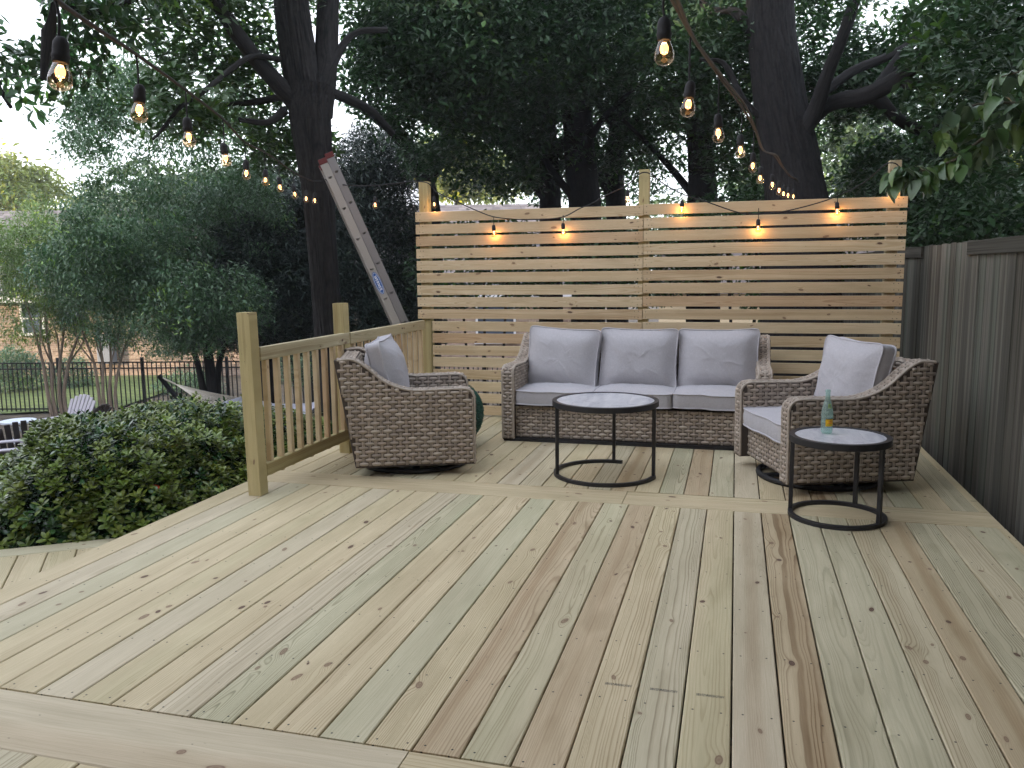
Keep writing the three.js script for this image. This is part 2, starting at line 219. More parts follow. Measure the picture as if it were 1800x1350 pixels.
// ---------------------------------------------------------------- woven wicker, cushions
// strands of flat wicker woven over a surface; map(u, v) gives [point, normal], u across and v up, both in metres
const WK = [[172, 160, 146], [182, 171, 157], [160, 148, 134], [172, 158, 143], [150, 139, 127]].map((c) => { const k = srgb(...c); return [k.r, k.g, k.b]; });
function weave(map, u0, u1, v0, v1, inside, sd, out) {
  srand(sd);
  const pu = 0.0415, pv = 0.0275, nu = Math.max(1, Math.round((u1 - u0) / pu)), nv = Math.max(1, Math.round((v1 - v0) / pv)), du = (u1 - u0) / nu, dv = (v1 - v0) / nv;
  const strip = (uc, vc, lu, lv, along, amp, na, nb, base) => { // one visible length of a strand
    const start = out.p.length / 3, c0 = WK[Math.floor(rnd() * WK.length)], k = rr(0.9, 1.1);
    for (let i = 0; i <= na; i++) for (let j = 0; j <= nb; j++) {
      const s = i / na * 2 - 1, q = j / nb * 2 - 1, a = along ? s : q, b = along ? q : s, nar = along ? 1 - 0.32 * a ** 4 : 1, uu = clamp(uc + s * lu / 2, u0, u1), vv = clamp(vc + q * nar * lv / 2, v0, v1);
      const [p, n] = map(uu, vv), hgt = base + amp * Math.cos(a * 1.45) * (1 - 0.55 * b * b) - 0.0012 * (Math.abs(b) > 0.95 ? 1 : 0);
      out.p.push(p.x + n.x * hgt, p.y + n.y * hgt, p.z + n.z * hgt);
      const g = k * (0.86 + 0.14 * Math.cos((b + 0.2) * 9)); out.c.push(c0[0] * g, c0[1] * g, c0[2] * g);
    }
    for (let i = 0; i < na; i++) for (let j = 0; j < nb; j++) { const a = start + i * (nb + 1) + j, b = a + nb + 1; out.i.push(a, b, a + 1, b, b + 1, a + 1); }
  };
  for (let r = 0; r < nv; r++) for (let k = 0; k <= nu; k++) {
    const uc = u0 + k * du, vc = v0 + (r + 0.5) * dv;
    if (!inside(uc, vc)) continue;
    let ua = uc, ub = uc; const st = du * 0.12; for (let i = 0; i < 6 && inside(ua - st, vc); i++) ua -= st; for (let i = 0; i < 6 && inside(ub + st, vc); i++) ub += st;
    if ((k + r) % 2 === 0) strip((ua + ub) / 2 + gauss() * 0.0008, vc + gauss() * 0.0006, ub - ua, dv * 0.88, true, 0.0105, 6, 4, 0.0);
    else for (const s of [-1, 0, 1]) if (inside(uc + s * 0.006, vc)) strip(uc + s * 0.0066, vc, 0.0062, dv * 1.5, false, 0.0042, 2, 4, 0.0018);
  }
}
function wovenGeometry(out) { const g = new THREE.BufferGeometry(); g.setAttribute('position', new THREE.Float32BufferAttribute(out.p, 3)); g.setAttribute('color', new THREE.Float32BufferAttribute(out.c, 3)); g.setIndex(out.i); g.computeVertexNormals(); return g; }
const M = {
  wicker: std({ vertexColors: true, roughness: 0.62 }), wickerBase: std({ color: srgb(70, 61, 54), roughness: 0.9 }),
  metal: std({ color: srgb(40, 40, 43), roughness: 0.45, metalness: 0.25 }), black: std({ color: srgb(26, 26, 28), roughness: 0.6 }), rubber: std({ color: srgb(30, 30, 32), roughness: 0.75 }),
};
{
  const fab = paint(256, 256, (u, v, c, x, y) => { const w = ((x % 4 < 2) !== (y % 4 < 2) ? 6 : -5) + 6 * n2(x * 0.35, y * 0.05) + 6 * n2(x * 0.05 + 9, y * 0.35); c[0] = 175 + w; c[1] = 174 + w; c[2] = 178 + w; });
  fab.repeat.set(7, 7);
  M.fabric = std({ map: fab, bumpMap: fab, bumpScale: 0.0004, roughness: 0.9 }); M.piping = std({ color: srgb(182, 181, 186), roughness: 0.85 });
  M.fabric.sheen = 0;
}
// a boxed cushion: face in xy (w by h), gusset band of depth g, dome of height D on both faces
function cushion(w, h, g, D, sd, n = 7, pinch = 0.03, sag = 0) {
  const nt = 160, nr = 16, P = [], U = [], I = [], ring = [];
  const outl = (t) => { const c = Math.cos(t), s = Math.sin(t), k = Math.pow(Math.pow(Math.abs(c), n) + Math.pow(Math.abs(s), n), -1 / n), x = c * k, y = s * k, px = 1 - pinch * (1 - y * y) * (Math.abs(x) > 0.6 ? 1 : 0) * (Math.abs(x) - 0.6) / 0.4, py = 1 - pinch * (1 - x * x) * (Math.abs(y) > 0.6 ? 1 : 0) * (Math.abs(y) - 0.6) / 0.4; return [x * w / 2 * px, y * h / 2 * py]; };
  const edgeZ = (t) => 0.006 * n2(Math.cos(t) * 3 + sd, Math.sin(t) * 3);
  const put = (x, y, z, u, v) => { P.push(x, y, z); U.push(u, v); return P.length / 3 - 1; };
  const faces = [];
  for (const f of [1, -1]) {
    let prev = null; const c = put(0, -sag * 0.3, f * (g / 2 + D), 0.5, 0.5);
    for (let r = 1; r <= nr; r++) {
      const q = r / nr, cur = [];
      for (let k = 0; k < nt; k++) {
        const t = k / nt * 2 * Math.PI, [ox, oy] = outl(t), x = ox * q, y = oy * q, edge = sst(0.72, 1, q);
        const rx = x / (w / 2), ry = y / (h / 2);
        let z = g / 2 + D * (1 - q ** 7) * Math.pow(clamp(1 - Math.pow(Math.abs(rx), 3)), 0.9) * Math.pow(clamp(1 - Math.pow(Math.abs(ry), 3)), 0.9);
        z += 0.0045 * edge * (1 - edge * 0.6) * n2(t * 14 + sd * 3, q * 3) + (0.012 * fbm(x * 6 + sd, y * 6, 3) + 0.006 * Math.pow(1 - Math.abs(n2(rx * 2.2 + sd, ry * 3.4 + rx * 2)), 6)) * (1 - q * q);
        z += -0.012 * Math.exp(-Math.pow((ry + 0.72 + 0.12 * n2(rx * 3 + sd, 1)) * 9, 2)) * (0.6 + 0.4 * n2(rx * 6, sd)) * (D > 0.04 ? 1 : 0) * (1 - q ** 6);
        cur.push(put(x, y - sag * (1 - q), f * z + (q === 1 ? edgeZ(t) : 0), 0.5 + x / 0.9, 0.5 + y / 0.9));
      }
      for (let k = 0; k < nt; k++) { const k2 = (k + 1) % nt; if (!prev) f > 0 ? I.push(c, cur[k], cur[k2]) : I.push(c, cur[k2], cur[k]); else f > 0 ? I.push(prev[k], cur[k], cur[k2], prev[k], cur[k2], prev[k2]) : I.push(prev[k], cur[k2], cur[k], prev[k], prev[k2], cur[k2]); }
      prev = cur;
    }
    faces.push(prev);
  }
  const pt = (t, z, b) => { const [x, y] = outl(t), l = 1 + b; return V(x * l, y * l, z); };
  let prev = null; const m = 6;
  for (let j = 0; j <= m; j++) { // gusset
    const s = j / m, z = lerp(g / 2, -g / 2, s), cur = [];
    for (let k = 0; k <= nt; k++) { const t = (k % nt) / nt * 2 * Math.PI, p = pt(t, z, 0.012 * Math.sin(s * Math.PI) + 0.008 * Math.sin(s * Math.PI) * n2(t * 26 + sd, s * 1.5)); cur.push(put(p.x, p.y, p.z + edgeZ(t), k / nt * 3, 0.1 * s)); }
    if (prev) for (let k = 0; k < nt; k++) { const k2 = k + 1; I.push(prev[k], cur[k], cur[k2], prev[k], cur[k2], prev[k2]); }
    prev = cur;
  }
  const body = new THREE.BufferGeometry(); body.setAttribute('position', new THREE.Float32BufferAttribute(P, 3)); body.setAttribute('uv', new THREE.Float32BufferAttribute(U, 2)); body.setIndex(I); body.computeVertexNormals();
  const pipes = [1, -1].map((f) => { const pts = []; for (let k = 0; k < nt; k += 2) { const t = k / nt * 2 * Math.PI, p = pt(t, f * g / 2, 0.009); p.z += edgeZ(t); pts.push(p); } return tube(pts, 0.0055, 160, 6, true); });
  return { body, pipe: merge(pipes) };
}
function addCushion(name, c, parent, place, label) { const m = part(name, c.body, M.fabric, parent, label); place(m); part('piping', c.pipe, M.piping, m); return m; }

// the outline of an arm seen from the side, x forward from the back foot, y up
function armOutline(depth, arm, back, lean, y0) {
  const s = new THREE.Shape();
  s.moveTo(0, y0); s.lineTo(depth, y0); s.lineTo(depth + 0.004, arm - 0.07); s.quadraticCurveTo(depth + 0.004, arm, depth - 0.075, arm);
  s.lineTo(depth * 0.52, arm - 0.006); s.quadraticCurveTo(depth * 0.34, arm + 0.004, depth * 0.20, lerp(arm, back, 0.42));
  s.quadraticCurveTo(depth * 0.06, back - 0.012, -0.02, back); s.lineTo(-lean, back - 0.008); s.lineTo(0, y0); return s;
}
const inPoly = (pts, x, y) => { let c = false; for (let i = 0, j = pts.length - 1; i < pts.length; j = i++) if ((pts[i].y > y) !== (pts[j].y > y) && x < (pts[j].x - pts[i].x) * (y - pts[i].y) / (pts[j].y - pts[i].y) + pts[i].x) c = !c; return c; };
// seat body with two arms, a leaning back and a front apron; faces +x, width on z
function wickerBody(W, depth, arm, back, lean, sd, y0 = 0.06) {
  const T = 0.1, sh = armOutline(depth, arm, back, lean, y0), pts = sh.getPoints(10), base = [], out = { p: [], c: [], i: [] }, trims = [];
  for (const s of [-1, 1]) { const g = new THREE.ExtrudeGeometry(sh, { depth: T - 0.02, bevelEnabled: true, bevelSize: 0.008, bevelThickness: 0.01, bevelSegments: 3, curveSegments: 10 }); g.translate(0, 0, s > 0 ? W / 2 - T + 0.01 : -W / 2 + 0.01); base.push(g); }
  base.push(box(depth - 0.1, 0.28 - y0, W - 2 * T + 0.02, depth / 2 - 0.005, (0.28 + y0) / 2, 0));
  const bk = new THREE.Shape(); bk.moveTo(0.01, 0.06); bk.lineTo(0.12, 0.06); bk.lineTo(-lean + 0.115, back - 0.02); bk.lineTo(-lean + 0.01, back - 0.014); bk.closePath();
  base.push(new THREE.ExtrudeGeometry(bk, { depth: W - 2 * T + 0.02, bevelEnabled: false }).translate(0, 0, -W / 2 + T - 0.01));
  const path = new THREE.CurvePath(), prof = pts.slice(1, pts.length - 1).filter((p, i, a) => !i || p.distanceTo(a[i - 1]) > 0.004); // from the front foot over the arm to the back
  const cum = [0]; for (let i = 1; i < prof.length; i++) cum.push(cum[i - 1] + prof[i].distanceTo(prof[i - 1]));
  const total = cum[cum.length - 1], onProf = (d) => { let i = 1; while (i < prof.length - 1 && cum[i] < d) i++; const t = clamp((d - cum[i - 1]) / (cum[i] - cum[i - 1])), a = prof[i - 1], b = prof[i], dx = b.x - a.x, dy = b.y - a.y, l = Math.hypot(dx, dy); return [lerp(a.x, b.x, t), lerp(a.y, b.y, t), dy / l, -dx / l]; };
  for (const s of [-1, 1]) {
    const zo = s * (W / 2 + 0.001), zi = s * (W / 2 - T - 0.001), zc = s * (W / 2 - T / 2);
    weave((u, v) => [V(s > 0 ? u : -u, v, zo), V(0, 0, s)], s > 0 ? -lean : -depth, s > 0 ? depth : lean, y0 + 0.005, back, (u, v) => inPoly(pts, s > 0 ? u : -u, v - 0.004) && inPoly(pts, s > 0 ? u : -u, v + 0.008), sd + s, out);
    weave((u, v) => [V(s > 0 ? -u : u, v, zi), V(0, 0, -s)], s > 0 ? -depth : 0, s > 0 ? 0 : depth, 0.3, back, (u, v) => inPoly(pts, s > 0 ? -u : u, v - 0.004) && inPoly(pts, s > 0 ? -u : u, v + 0.008), sd + 4 + s, out);
    weave((u, d) => { const [x, y, nx, ny] = onProf(d); return [V(x + nx * 0.008, y + ny * 0.008, zc - u), V(nx, ny, 0)]; }, -T / 2 + 0.012, T / 2 - 0.012, 0, total, () => true, sd + 8 + s, out);
    for (const e of [-1, 1]) { const tp = []; for (let d = 0; d <= total; d += 0.03) { const [x, y, nx, ny] = onProf(d); tp.push(V(x + nx * 0.006, y + ny * 0.006, zc + e * (T / 2 - 0.004))); } trims.push(tube(tp, 0.0085, 70, 6)); trims.push(tube(tp.map((p, i) => V(p.x, p.y + 0.003, p.z - e * 0.011)), 0.0065, 70, 6)); }
  }
  const wi = W / 2 - T;
  weave((u, v) => [V(depth - 0.053, v, -u), V(1, 0, 0)], -wi, wi, y0 + 0.005, 0.285, () => true, sd + 20, out);
  const l = Math.hypot(lean, back - 0.06), bn = V(-(back - 0.06) / l, -lean / l, 0);
  weave((u, v) => { const t = (v - 0.065) / (back - 0.08); return [V(-lean * t + 0.006, v, u), bn]; }, -wi, wi, 0.065, back - 0.015, () => true, sd + 21, out);
  weave((u, v) => { const t = (v - 0.06) / (back - 0.08); return [V(0.12 - 0.005 - (lean) * t, v, -u), V(0.98, 0.16, 0)]; }, -wi, wi, 0.4, back - 0.02, () => true, sd + 22, out);
  weave((u, v) => [V(-lean + 0.012 + v, back - 0.014 - v * 0.05, -u), V(0, 1, 0)], -wi, wi, 0, 0.1, () => true, sd + 23, out);
  const trim = merge(trims), k = WK[1]; const c = new Float32Array(trim.attributes.position.count * 3); for (let i = 0; i < c.length; i += 3) { const q = 0.75 + 0.35 * HT[(i * 7) & 65535] * 0.5; c[i] = k[0] * q; c[i + 1] = k[1] * q; c[i + 2] = k[2] * q; } trim.setAttribute('color', new THREE.BufferAttribute(c, 3)); trim.deleteAttribute('uv');
  return { base: merge(base), woven: merge([wovenGeometry(out), trim]) };
}
// ---------------------------------------------------------------- sofa
{
  const W = 2.08, depth = 0.76, t = thing('wicker_sofa', 'three seat brown wicker sofa with grey cushions before the slat screen', 'sofa', V(-0.765, 0, -7.06), -Math.PI / 2);
  t.rotation.y = -Math.PI / 2; // faces the camera
  const b = wickerBody(W, depth, 0.605, 0.815, 0.0, 300, 0.024);
  part('frame', b.base, M.wickerBase, t); const w = part('wicker_weave', b.woven, M.wicker, t);
  part('base_strip', [box(depth - 0.012, 0.024, W - 0.012, depth / 2, 0.012, 0)], M.black, t);
  const seat = [0, 1, 2].map((i) => cushion(0.622, 0.66, 0.105, 0.022, 400 + i, 16, 0.006));
  const wi = 0.625;
  [0, 1, 2].forEach((i) => addCushion('seat_cushion', seat[i], t, (m) => { m.rotation.set(-Math.PI / 2, 0, Math.PI / 2); m.position.set(0.43 + 0.006 * (i % 2), 0.366 - 0.004 * i, (1 - i) * wi * -1); }));
  const bc = [cushion(0.645, 0.515, 0.07, 0.09, 411, 15, 0.06, 0.01), cushion(0.645, 0.515, 0.07, 0.09, 412, 15, 0.06, 0.01), cushion(0.635, 0.52, 0.07, 0.085, 413, 15, 0.06, 0.01)];
  [[-0.64, -0.06, 0.015, -0.02], [0.0, -0.03, -0.01, 0], [0.635, -0.12, -0.05, 0.02]].forEach(([z, yaw, roll, dx], i) => addCushion('back_cushion', bc[i], t, (m) => { m.rotation.order = 'YXZ'; m.rotation.set(-0.2, Math.PI / 2 + yaw, roll); m.position.set(0.255 + dx, 0.628, z); }));
}
// ---------------------------------------------------------------- two swivel armchairs
{
  const W = 0.88, depth = 0.79, t = thing('wicker_armchair', 'brown wicker swivel armchair with grey cushions beside the railing', 'armchair', V(0, 0, 0), 0, 'wicker swivel armchairs');
  const b = wickerBody(W, depth, 0.585, 0.80, 0.115, 500, 0.078);
  part('frame', b.base, M.wickerBase, t); part('wicker_weave', b.woven, M.wicker, t);
  part('swivel_base', [new THREE.CylinderGeometry(0.15, 0.2, 0.05, 32).translate(depth / 2, 0.055, 0), new THREE.TorusGeometry(0.375, 0.019, 8, 64).rotateX(Math.PI / 2).translate(depth / 2, 0.0195, 0), box(0.74, 0.02, 0.05, depth / 2, 0.024, 0), box(0.05, 0.02, 0.74, depth / 2, 0.025, 0)], M.black, t);
  addCushion('seat_cushion', cushion(0.665, 0.69, 0.11, 0.025, 430, 14, 0.006), t, (m) => { m.rotation.set(-Math.PI / 2 + 0.0, 0, Math.PI / 2); m.position.set(0.452, 0.362, 0); });
  const bc = addCushion('back_cushion', cushion(0.63, 0.53, 0.09, 0.085, 431, 13, 0.06, 0.01), t, (m) => { m.rotation.order = 'YXZ'; m.rotation.set(-0.2, Math.PI / 2 - 0.12, 0.02); m.position.set(0.21, 0.645, 0.0); });
  const two = t.clone(); two.name = numbered('wicker_armchair'); scene.add(two); two.userData = { label: 'brown wicker swivel armchair with grey cushions next to the wooden fence', category: 'armchair', group: 'wicker swivel armchairs' };
  // near side from back to front is +z side of the left chair: forward = (0.928, -0.372)
  const put = (o, back, fwd, side) => { const f = V(fwd[0], 0, fwd[1]).normalize(), a = Math.atan2(-f.z, f.x); o.rotation.y = a; const lateral = V(Math.sin(a), 0, Math.cos(a)); o.position.set(back[0], 0, back[1]).addScaledVector(lateral, -side * W / 2); };
  put(t, [-2.425, -4.9], [0.748, -0.30], 1);
  put(two, [1.075, -5.35], [-0.735, 0.272], -1);
  two.children.filter((c) => c.name === 'back_cushion').forEach((c) => { c.rotation.set(-0.17, Math.PI / 2 + 0.1, -0.02); c.position.z -= 0.03; });
}
// ---------------------------------------------------------------- round nesting tables
{
  const stone = paint(512, 512, (u, v, c) => { const q = fbm(u * 5 + 0.8 * fbm(u * 3, v * 9, 3), v * 16, 4), vein = Math.pow(1 - Math.abs(fbm(u * 2.2 + 4 + 0.5 * n2(u * 5, v * 5), v * 9 + 2, 4)) * 1.6, 8); c[0] = 196 + q * 26 - clamp(vein) * 26; c[1] = 197 + q * 25 - clamp(vein) * 25; c[2] = 202 + q * 22 - clamp(vein) * 22; });
  const top = std({ map: stone, roughness: 0.32 });
  const ringBar = (R, a0, a1, y, s, n = 72) => { const g = new THREE.TorusGeometry(R, s, 4, n, a1 - a0); g.rotateX(Math.PI / 2); g.rotateY(-a0); return toCreasedNormals(g, 0.6).translate(0, y, 0); };
  const squareRing = (R, w, y0, y1, a0, a1) => { const sh = new THREE.Shape(); const full = a1 - a0 > 6.28; sh.absarc(0, 0, R, a0, a1, false); if (full) { const hole = new THREE.Path(); hole.absarc(0, 0, R - w, 0, Math.PI * 2, true); sh.holes.push(hole); } else sh.absarc(0, 0, R - w, a1, a0, true); const g = new THREE.ExtrudeGeometry(sh, { depth: y1 - y0 - 0.004, bevelEnabled: true, bevelSize: 0.002, bevelThickness: 0.002, bevelSegments: 2, curveSegments: 72 }); g.rotateX(Math.PI / 2); return g.translate(0, y1 - 0.002, 0); };
  const make = (name, label, c, R, H, legs, base) => {
    const t = thing(name, label, 'table', c);
    part('table_rim', squareRing(R, 0.026, H - 0.036, H, 0, Math.PI * 2), M.metal, t);
    const disc = new THREE.CylinderGeometry(R - 0.025, R - 0.025, 0.02, 72).translate(0, H - 0.0145, 0); part('tabletop', disc, top, t);
    legs.forEach(([x, z]) => part('leg', new RoundedBoxGeometry(0.022, H - 0.036 - 0.02, 0.022, 2, 0.002).rotateY(Math.atan2(x, z)).translate(x, (H - 0.036 + 0.02) / 2 + 0.0, z), M.metal, t));
    part('base_ring', squareRing(R - 0.006, 0.022, 0.001, 0.024, base[0], base[1]), M.metal, t);
    return t;
  };
  const leg = (R, deg) => [R * Math.cos(rad(deg)), R * Math.sin(rad(deg))]; // angle from +x towards +z
  const R1 = 0.352;
  make('coffee_table', 'larger round coffee table with pale stone top in front of the sofa', V(-0.825, 0, -5.385), R1, 0.513, [leg(R1 - 0.017, 153), leg(R1 - 0.017, 10), leg(R1 - 0.017, 272)], [rad(8), rad(282)]);
  const R2 = 0.262;
  make('side_table', 'smaller round side table with pale top holding the glass bottle', V(0.57, 0, -4.72), R2, 0.462, [leg(R2 - 0.017, 190), leg(R2 - 0.017, 300), leg(R2 - 0.017, 38)], [0, Math.PI * 2]);
}
// ---------------------------------------------------------------- bottle
{
  const t = thing('glass_bottle', 'clear glass drink bottle with a yellow label on the side table', 'bottle', V(0.505, 0.4585, -4.775), 0);
  const prof = [[0, 0.004], [0.024, 0.002], [0.0295, 0.006], [0.031, 0.014], [0.031, 0.115], [0.029, 0.135], [0.022, 0.165], [0.0155, 0.19], [0.0128, 0.205], [0.0126, 0.232], [0.0142, 0.234], [0.0142, 0.244], [0.0126, 0.246]].map(([x, y]) => new THREE.Vector2(x, y));
  part('bottle_glass', new THREE.LatheGeometry(prof, 48), new THREE.MeshPhysicalMaterial({ color: srgb(214, 236, 230), roughness: 0.2, transmission: 0.8, thickness: 0, ior: 1.45 }), t);
  const lab = (w, h, f) => { const c = document.createElement('canvas'); c.width = w; c.height = h; f(c.getContext('2d'), w, h); const x = new THREE.CanvasTexture(c); x.colorSpace = THREE.SRGBColorSpace; return std({ map: x, roughness: 0.45 }); };
  const m1 = lab(256, 192, (g, w, h) => { g.fillStyle = '#e8b914'; g.fillRect(0, 0, w, h); g.fillStyle = '#2a2414'; g.fillRect(0, 0, w, 18); g.fillStyle = '#c8281e'; g.font = 'bold 46px sans-serif'; g.textAlign = 'center'; g.fillText('TOPO', w / 2, 84); g.fillText('CHICO', w / 2, 130); g.fillStyle = '#6f8a2a'; g.fillRect(40, 148, w - 80, 16); });
  const m2 = lab(128, 128, (g, w, h) => { g.fillStyle = '#c9cf3a'; g.fillRect(0, 0, w, h); g.fillStyle = '#7d8a20'; g.beginPath(); g.arc(64, 64, 34, 0, 7); g.fill(); });
  const facing = Math.atan2(-0.505, 4.775) + 0.55; // turned a little to the right of the camera
  part('bottle_label', new THREE.CylinderGeometry(0.0314, 0.0314, 0.042, 24, 1, true, facing - 0.75, 1.5).translate(0, 0.066, 0), m1, t);
  part('neck_label', new THREE.CylinderGeometry(0.0196, 0.0255, 0.024, 16, 1, true, facing - 0.35, 0.9).translate(0, 0.157, 0), m2, t);
}
// ---------------------------------------------------------------- green ball behind the left armchair
{
  const t = thing('topiary_ball', 'dark green bumpy topiary ball standing behind the railing side armchair', 'topiary ball', V(0, 0, 0));
  const c = at(791, 712, 6.35); t.position.set(c.x, 0, c.z);
  srand(71); const R = 0.262, lf = new THREE.ConeGeometry(0.013, 0.03, 5).rotateX(Math.PI / 2), q = new THREE.Quaternion(), parts = [];
  const inst = new THREE.InstancedMesh(lf, std({ color: srgb(30, 92, 76), roughness: 0.5 }), 2600), m = new THREE.Matrix4(), n = V(0, 0, 0);
  for (let i = 0; i < 2600; i++) { const y = 1 - 2 * (i + 0.5) / 2600, a = i * 2.399963, r = Math.sqrt(1 - y * y); n.set(r * Math.cos(a), y, r * Math.sin(a)); q.setFromUnitVectors(V(0, 0, 1), n.clone().add(V(gauss() * 0.2, gauss() * 0.2, gauss() * 0.2)).normalize()); m.compose(n.clone().multiplyScalar(R - 0.008).add(V(0, R + 0.012, 0)), q, V(1, 1, 1).multiplyScalar(rr(0.8, 1.2))); inst.setMatrixAt(i, m); }
  inst.name = 'leaves'; inst.castShadow = inst.receiveShadow = true; inst.userData.kind = 'stuff';
  part('core', new THREE.IcosahedronGeometry(R - 0.006, 5).translate(0, R + 0.012, 0), std({ color: srgb(14, 46, 38) }), t); t.add(inst);
}
// ---------------------------------------------------------------- yard, fences, houses
{
  const n = 150, g = new THREE.PlaneGeometry(160, 160, n, n).rotateX(-Math.PI / 2).translate(-8, 0, -34), p = g.attributes.position;
  // finer near the deck
  for (let i = 0; i < p.count; i++) { const x = p.getX(i), z = p.getZ(i); p.setY(i, groundY(x, z)); }
  g.computeVertexNormals();
  const soil = paint(512, 512, (u, v, c, x, y) => { const q = fbm(u * 12, v * 12, 5), f = n2(x * 0.7, y * 0.7); c[0] = 84 + q * 40 + f * 12; c[1] = 74 + q * 36 + f * 11; c[2] = 60 + q * 30 + f * 10; }); soil.repeat.set(70, 70);
  const gr = part('ground', g, std({ map: soil, bumpMap: soil, bumpScale: 0.02, roughness: 1 }), scene); gr.name = numbered('ground'); info(gr, 'dark leafy soil of the sloping back yard', null, null, 'structure');
  const lawn = paint(256, 256, (u, v, c, x, y) => { const q = fbm(u * 9, v * 9, 4), f = n2(x * 0.9, y * 0.9); c[0] = 92 + q * 34 + f * 20; c[1] = 106 + q * 36 + f * 24; c[2] = 56 + q * 16 + f * 10; }); lawn.repeat.set(12, 12);
  const c = at(-40, 720, 25.5), gl = new THREE.PlaneGeometry(9, 7, 30, 14).rotateX(-Math.PI / 2), q = gl.attributes.position, a = YAW; for (let i = 0; i < q.count; i++) { const x = q.getX(i), z = q.getZ(i) - 1.5, X = c.x + x * Math.cos(a) + z * Math.sin(a), Z = c.z - x * Math.sin(a) + z * Math.cos(a); q.setXYZ(i, X, groundY(X, Z) + 0.05, Z); } gl.computeVertexNormals();
  const lw = part('lawn', gl, std({ map: lawn, bumpMap: lawn, bumpScale: 0.03, roughness: 1 }), scene); lw.name = numbered('lawn'); info(lw, 'strip of sunlit lawn before the brick house', null, null, 'structure');
}
// grey board fence on the right
{
  const fb = timberFence(), f = thing('board_fence', 'weathered grey vertical board fence along the right edge of the deck', 'fence');
  srand(81); let z = 1.2, i = 0;
  const trims = [];
  while (z > -13) {
    const w = rr(0.13, 0.146), H = 2.085 + gauss() * 0.005, g = plank(H, w, 0.018, fb.rows[(i * 5 + Math.floor(rnd() * 3)) % 10], 0, 1, 0.003, rr(-0.002, 0.004));
    g.rotateZ(Math.PI / 2); g.rotateX(gauss() * 0.004); // face towards -x, length upright
    g.translate(1.505 + gauss() * 0.005, -0.55 + H / 2, z - w / 2);
    part('fence_board', g, fb.mat, f); z -= w + rr(0.003, 0.011); i++;
  }
  for (const [za, zb] of [[1.2, -1.3], [-1.31, -3.7], [-3.71, -6.16], [-7.58, -10.1], [-10.11, -12.9]]) { const L = za - zb, g = plank(L, 0.09, 0.022, fb.rows[(Math.abs(za * 3) | 0) % 10], 0, 1, 0.003); g.rotateX(Math.PI / 2); g.rotateY(-Math.PI / 2); g.translate(1.483, 1.488, (za + zb) / 2); part('trim_board', g, fb.mat, f); }
  for (const y of [0.05, 1.3]) part('fence_rail', box(0.04, 0.09, 14.1, 1.55, y, -5.9), fb.mat, f);
  for (let k = 0; k < 6; k++) part('fence_post', box(0.09, 2.1, 0.09, 1.6, 0.4, 0.8 - k * 2.4), fb.mat, f);
}
function timberFence() {
  const TW = 1024, h = 96, rows = 10, d = new Uint8Array(TW * h * rows * 4), at = [];
  for (let r = 0; r < rows; r++) {
    srand(900 + r); const base = rr(54, 88), warm = rr(-2, 5), grn = rr(-1, 3), ph = rnd() * 90;
    for (let y = 0; y < h; y++) for (let x = 0; x < TW; x++) {
      const u = y / h, v = x / TW, s = n2(u * 12 + ph, v * 2) * 0.8, f = n2(u * 60 + ph, v * 7) * 0.8, st = sst(0.15, 0.9, n2(u * 7 + ph, v * 1.3)), drip = Math.max(0, n2(u * 40, v * 1.2 + ph)) * 18, topPale = sst(0.86, 1, v + 0.05 * n2(u * 5, v * 9)) * 16;
      const k = base + s * 15 + f * 10 - st * 24 + drip - 12 * sst(0.5, 0, v) + topPale, o = ((r * h + y) * TW + x) * 4;  // tone is paler near the board tops, darker towards the foot
      d[o] = clamp(k + warm, 8, 255); d[o + 1] = clamp(k + grn, 8, 255); d[o + 2] = clamp(k - 7, 6, 255); d[o + 3] = 255;
    }
    at.push([(r * h + 1) / (h * rows), ((r + 1) * h - 1) / (h * rows)]);
  }
  const t = tex(TW, h * rows, d); t.wrapS = t.wrapT = THREE.ClampToEdgeWrapping; return { rows: at, mat: std({ map: t, bumpMap: t, bumpScale: 0.004, roughness: 0.95 }) };
}
// black metal picket fence across the yard
{
  const f = thing('metal_fence', 'black metal picket fence between the yard and the brick house', 'metal fence');
  const m = std({ color: srgb(24, 24, 26), roughness: 0.5, metalness: 0.3 }), A = at(-80, 650, 23.5), B = at(900, 650, 19.0), d = B.clone().sub(A).setY(0), L = d.length(); d.normalize();
  const rot = Math.atan2(-d.z, d.x), pick = new THREE.BoxGeometry(0.02, 1.16, 0.02), pst = new THREE.BoxGeometry(0.062, 1.36, 0.062), y0 = -1.93; let k = 0;
  const span = 2.02;
  for (let s = 0.5; s < L; s += span) { const q = A.clone().addScaledVector(d, s); const o = part('post', pst, m, f); o.position.set(q.x, y0 + 0.68, q.z); o.rotation.y = rot; }
  for (let s = 0.62; s < L; s += 0.112) { if ((s - 0.5) % span < 0.05 || (s - 0.5) % span > span - 0.05) continue; const q = A.clone().addScaledVector(d, s), o = part('picket', pick, m, f); o.position.set(q.x, y0 + 0.66, q.z); }
  for (const y of [0.14, 1.1, 1.24]) { const g = new THREE.BoxGeometry(L, 0.03, 0.026), o = part('rail', g, m, f); o.position.set((A.x + B.x) / 2, y0 + y, (A.z + B.z) / 2); o.rotation.y = rot; }
}
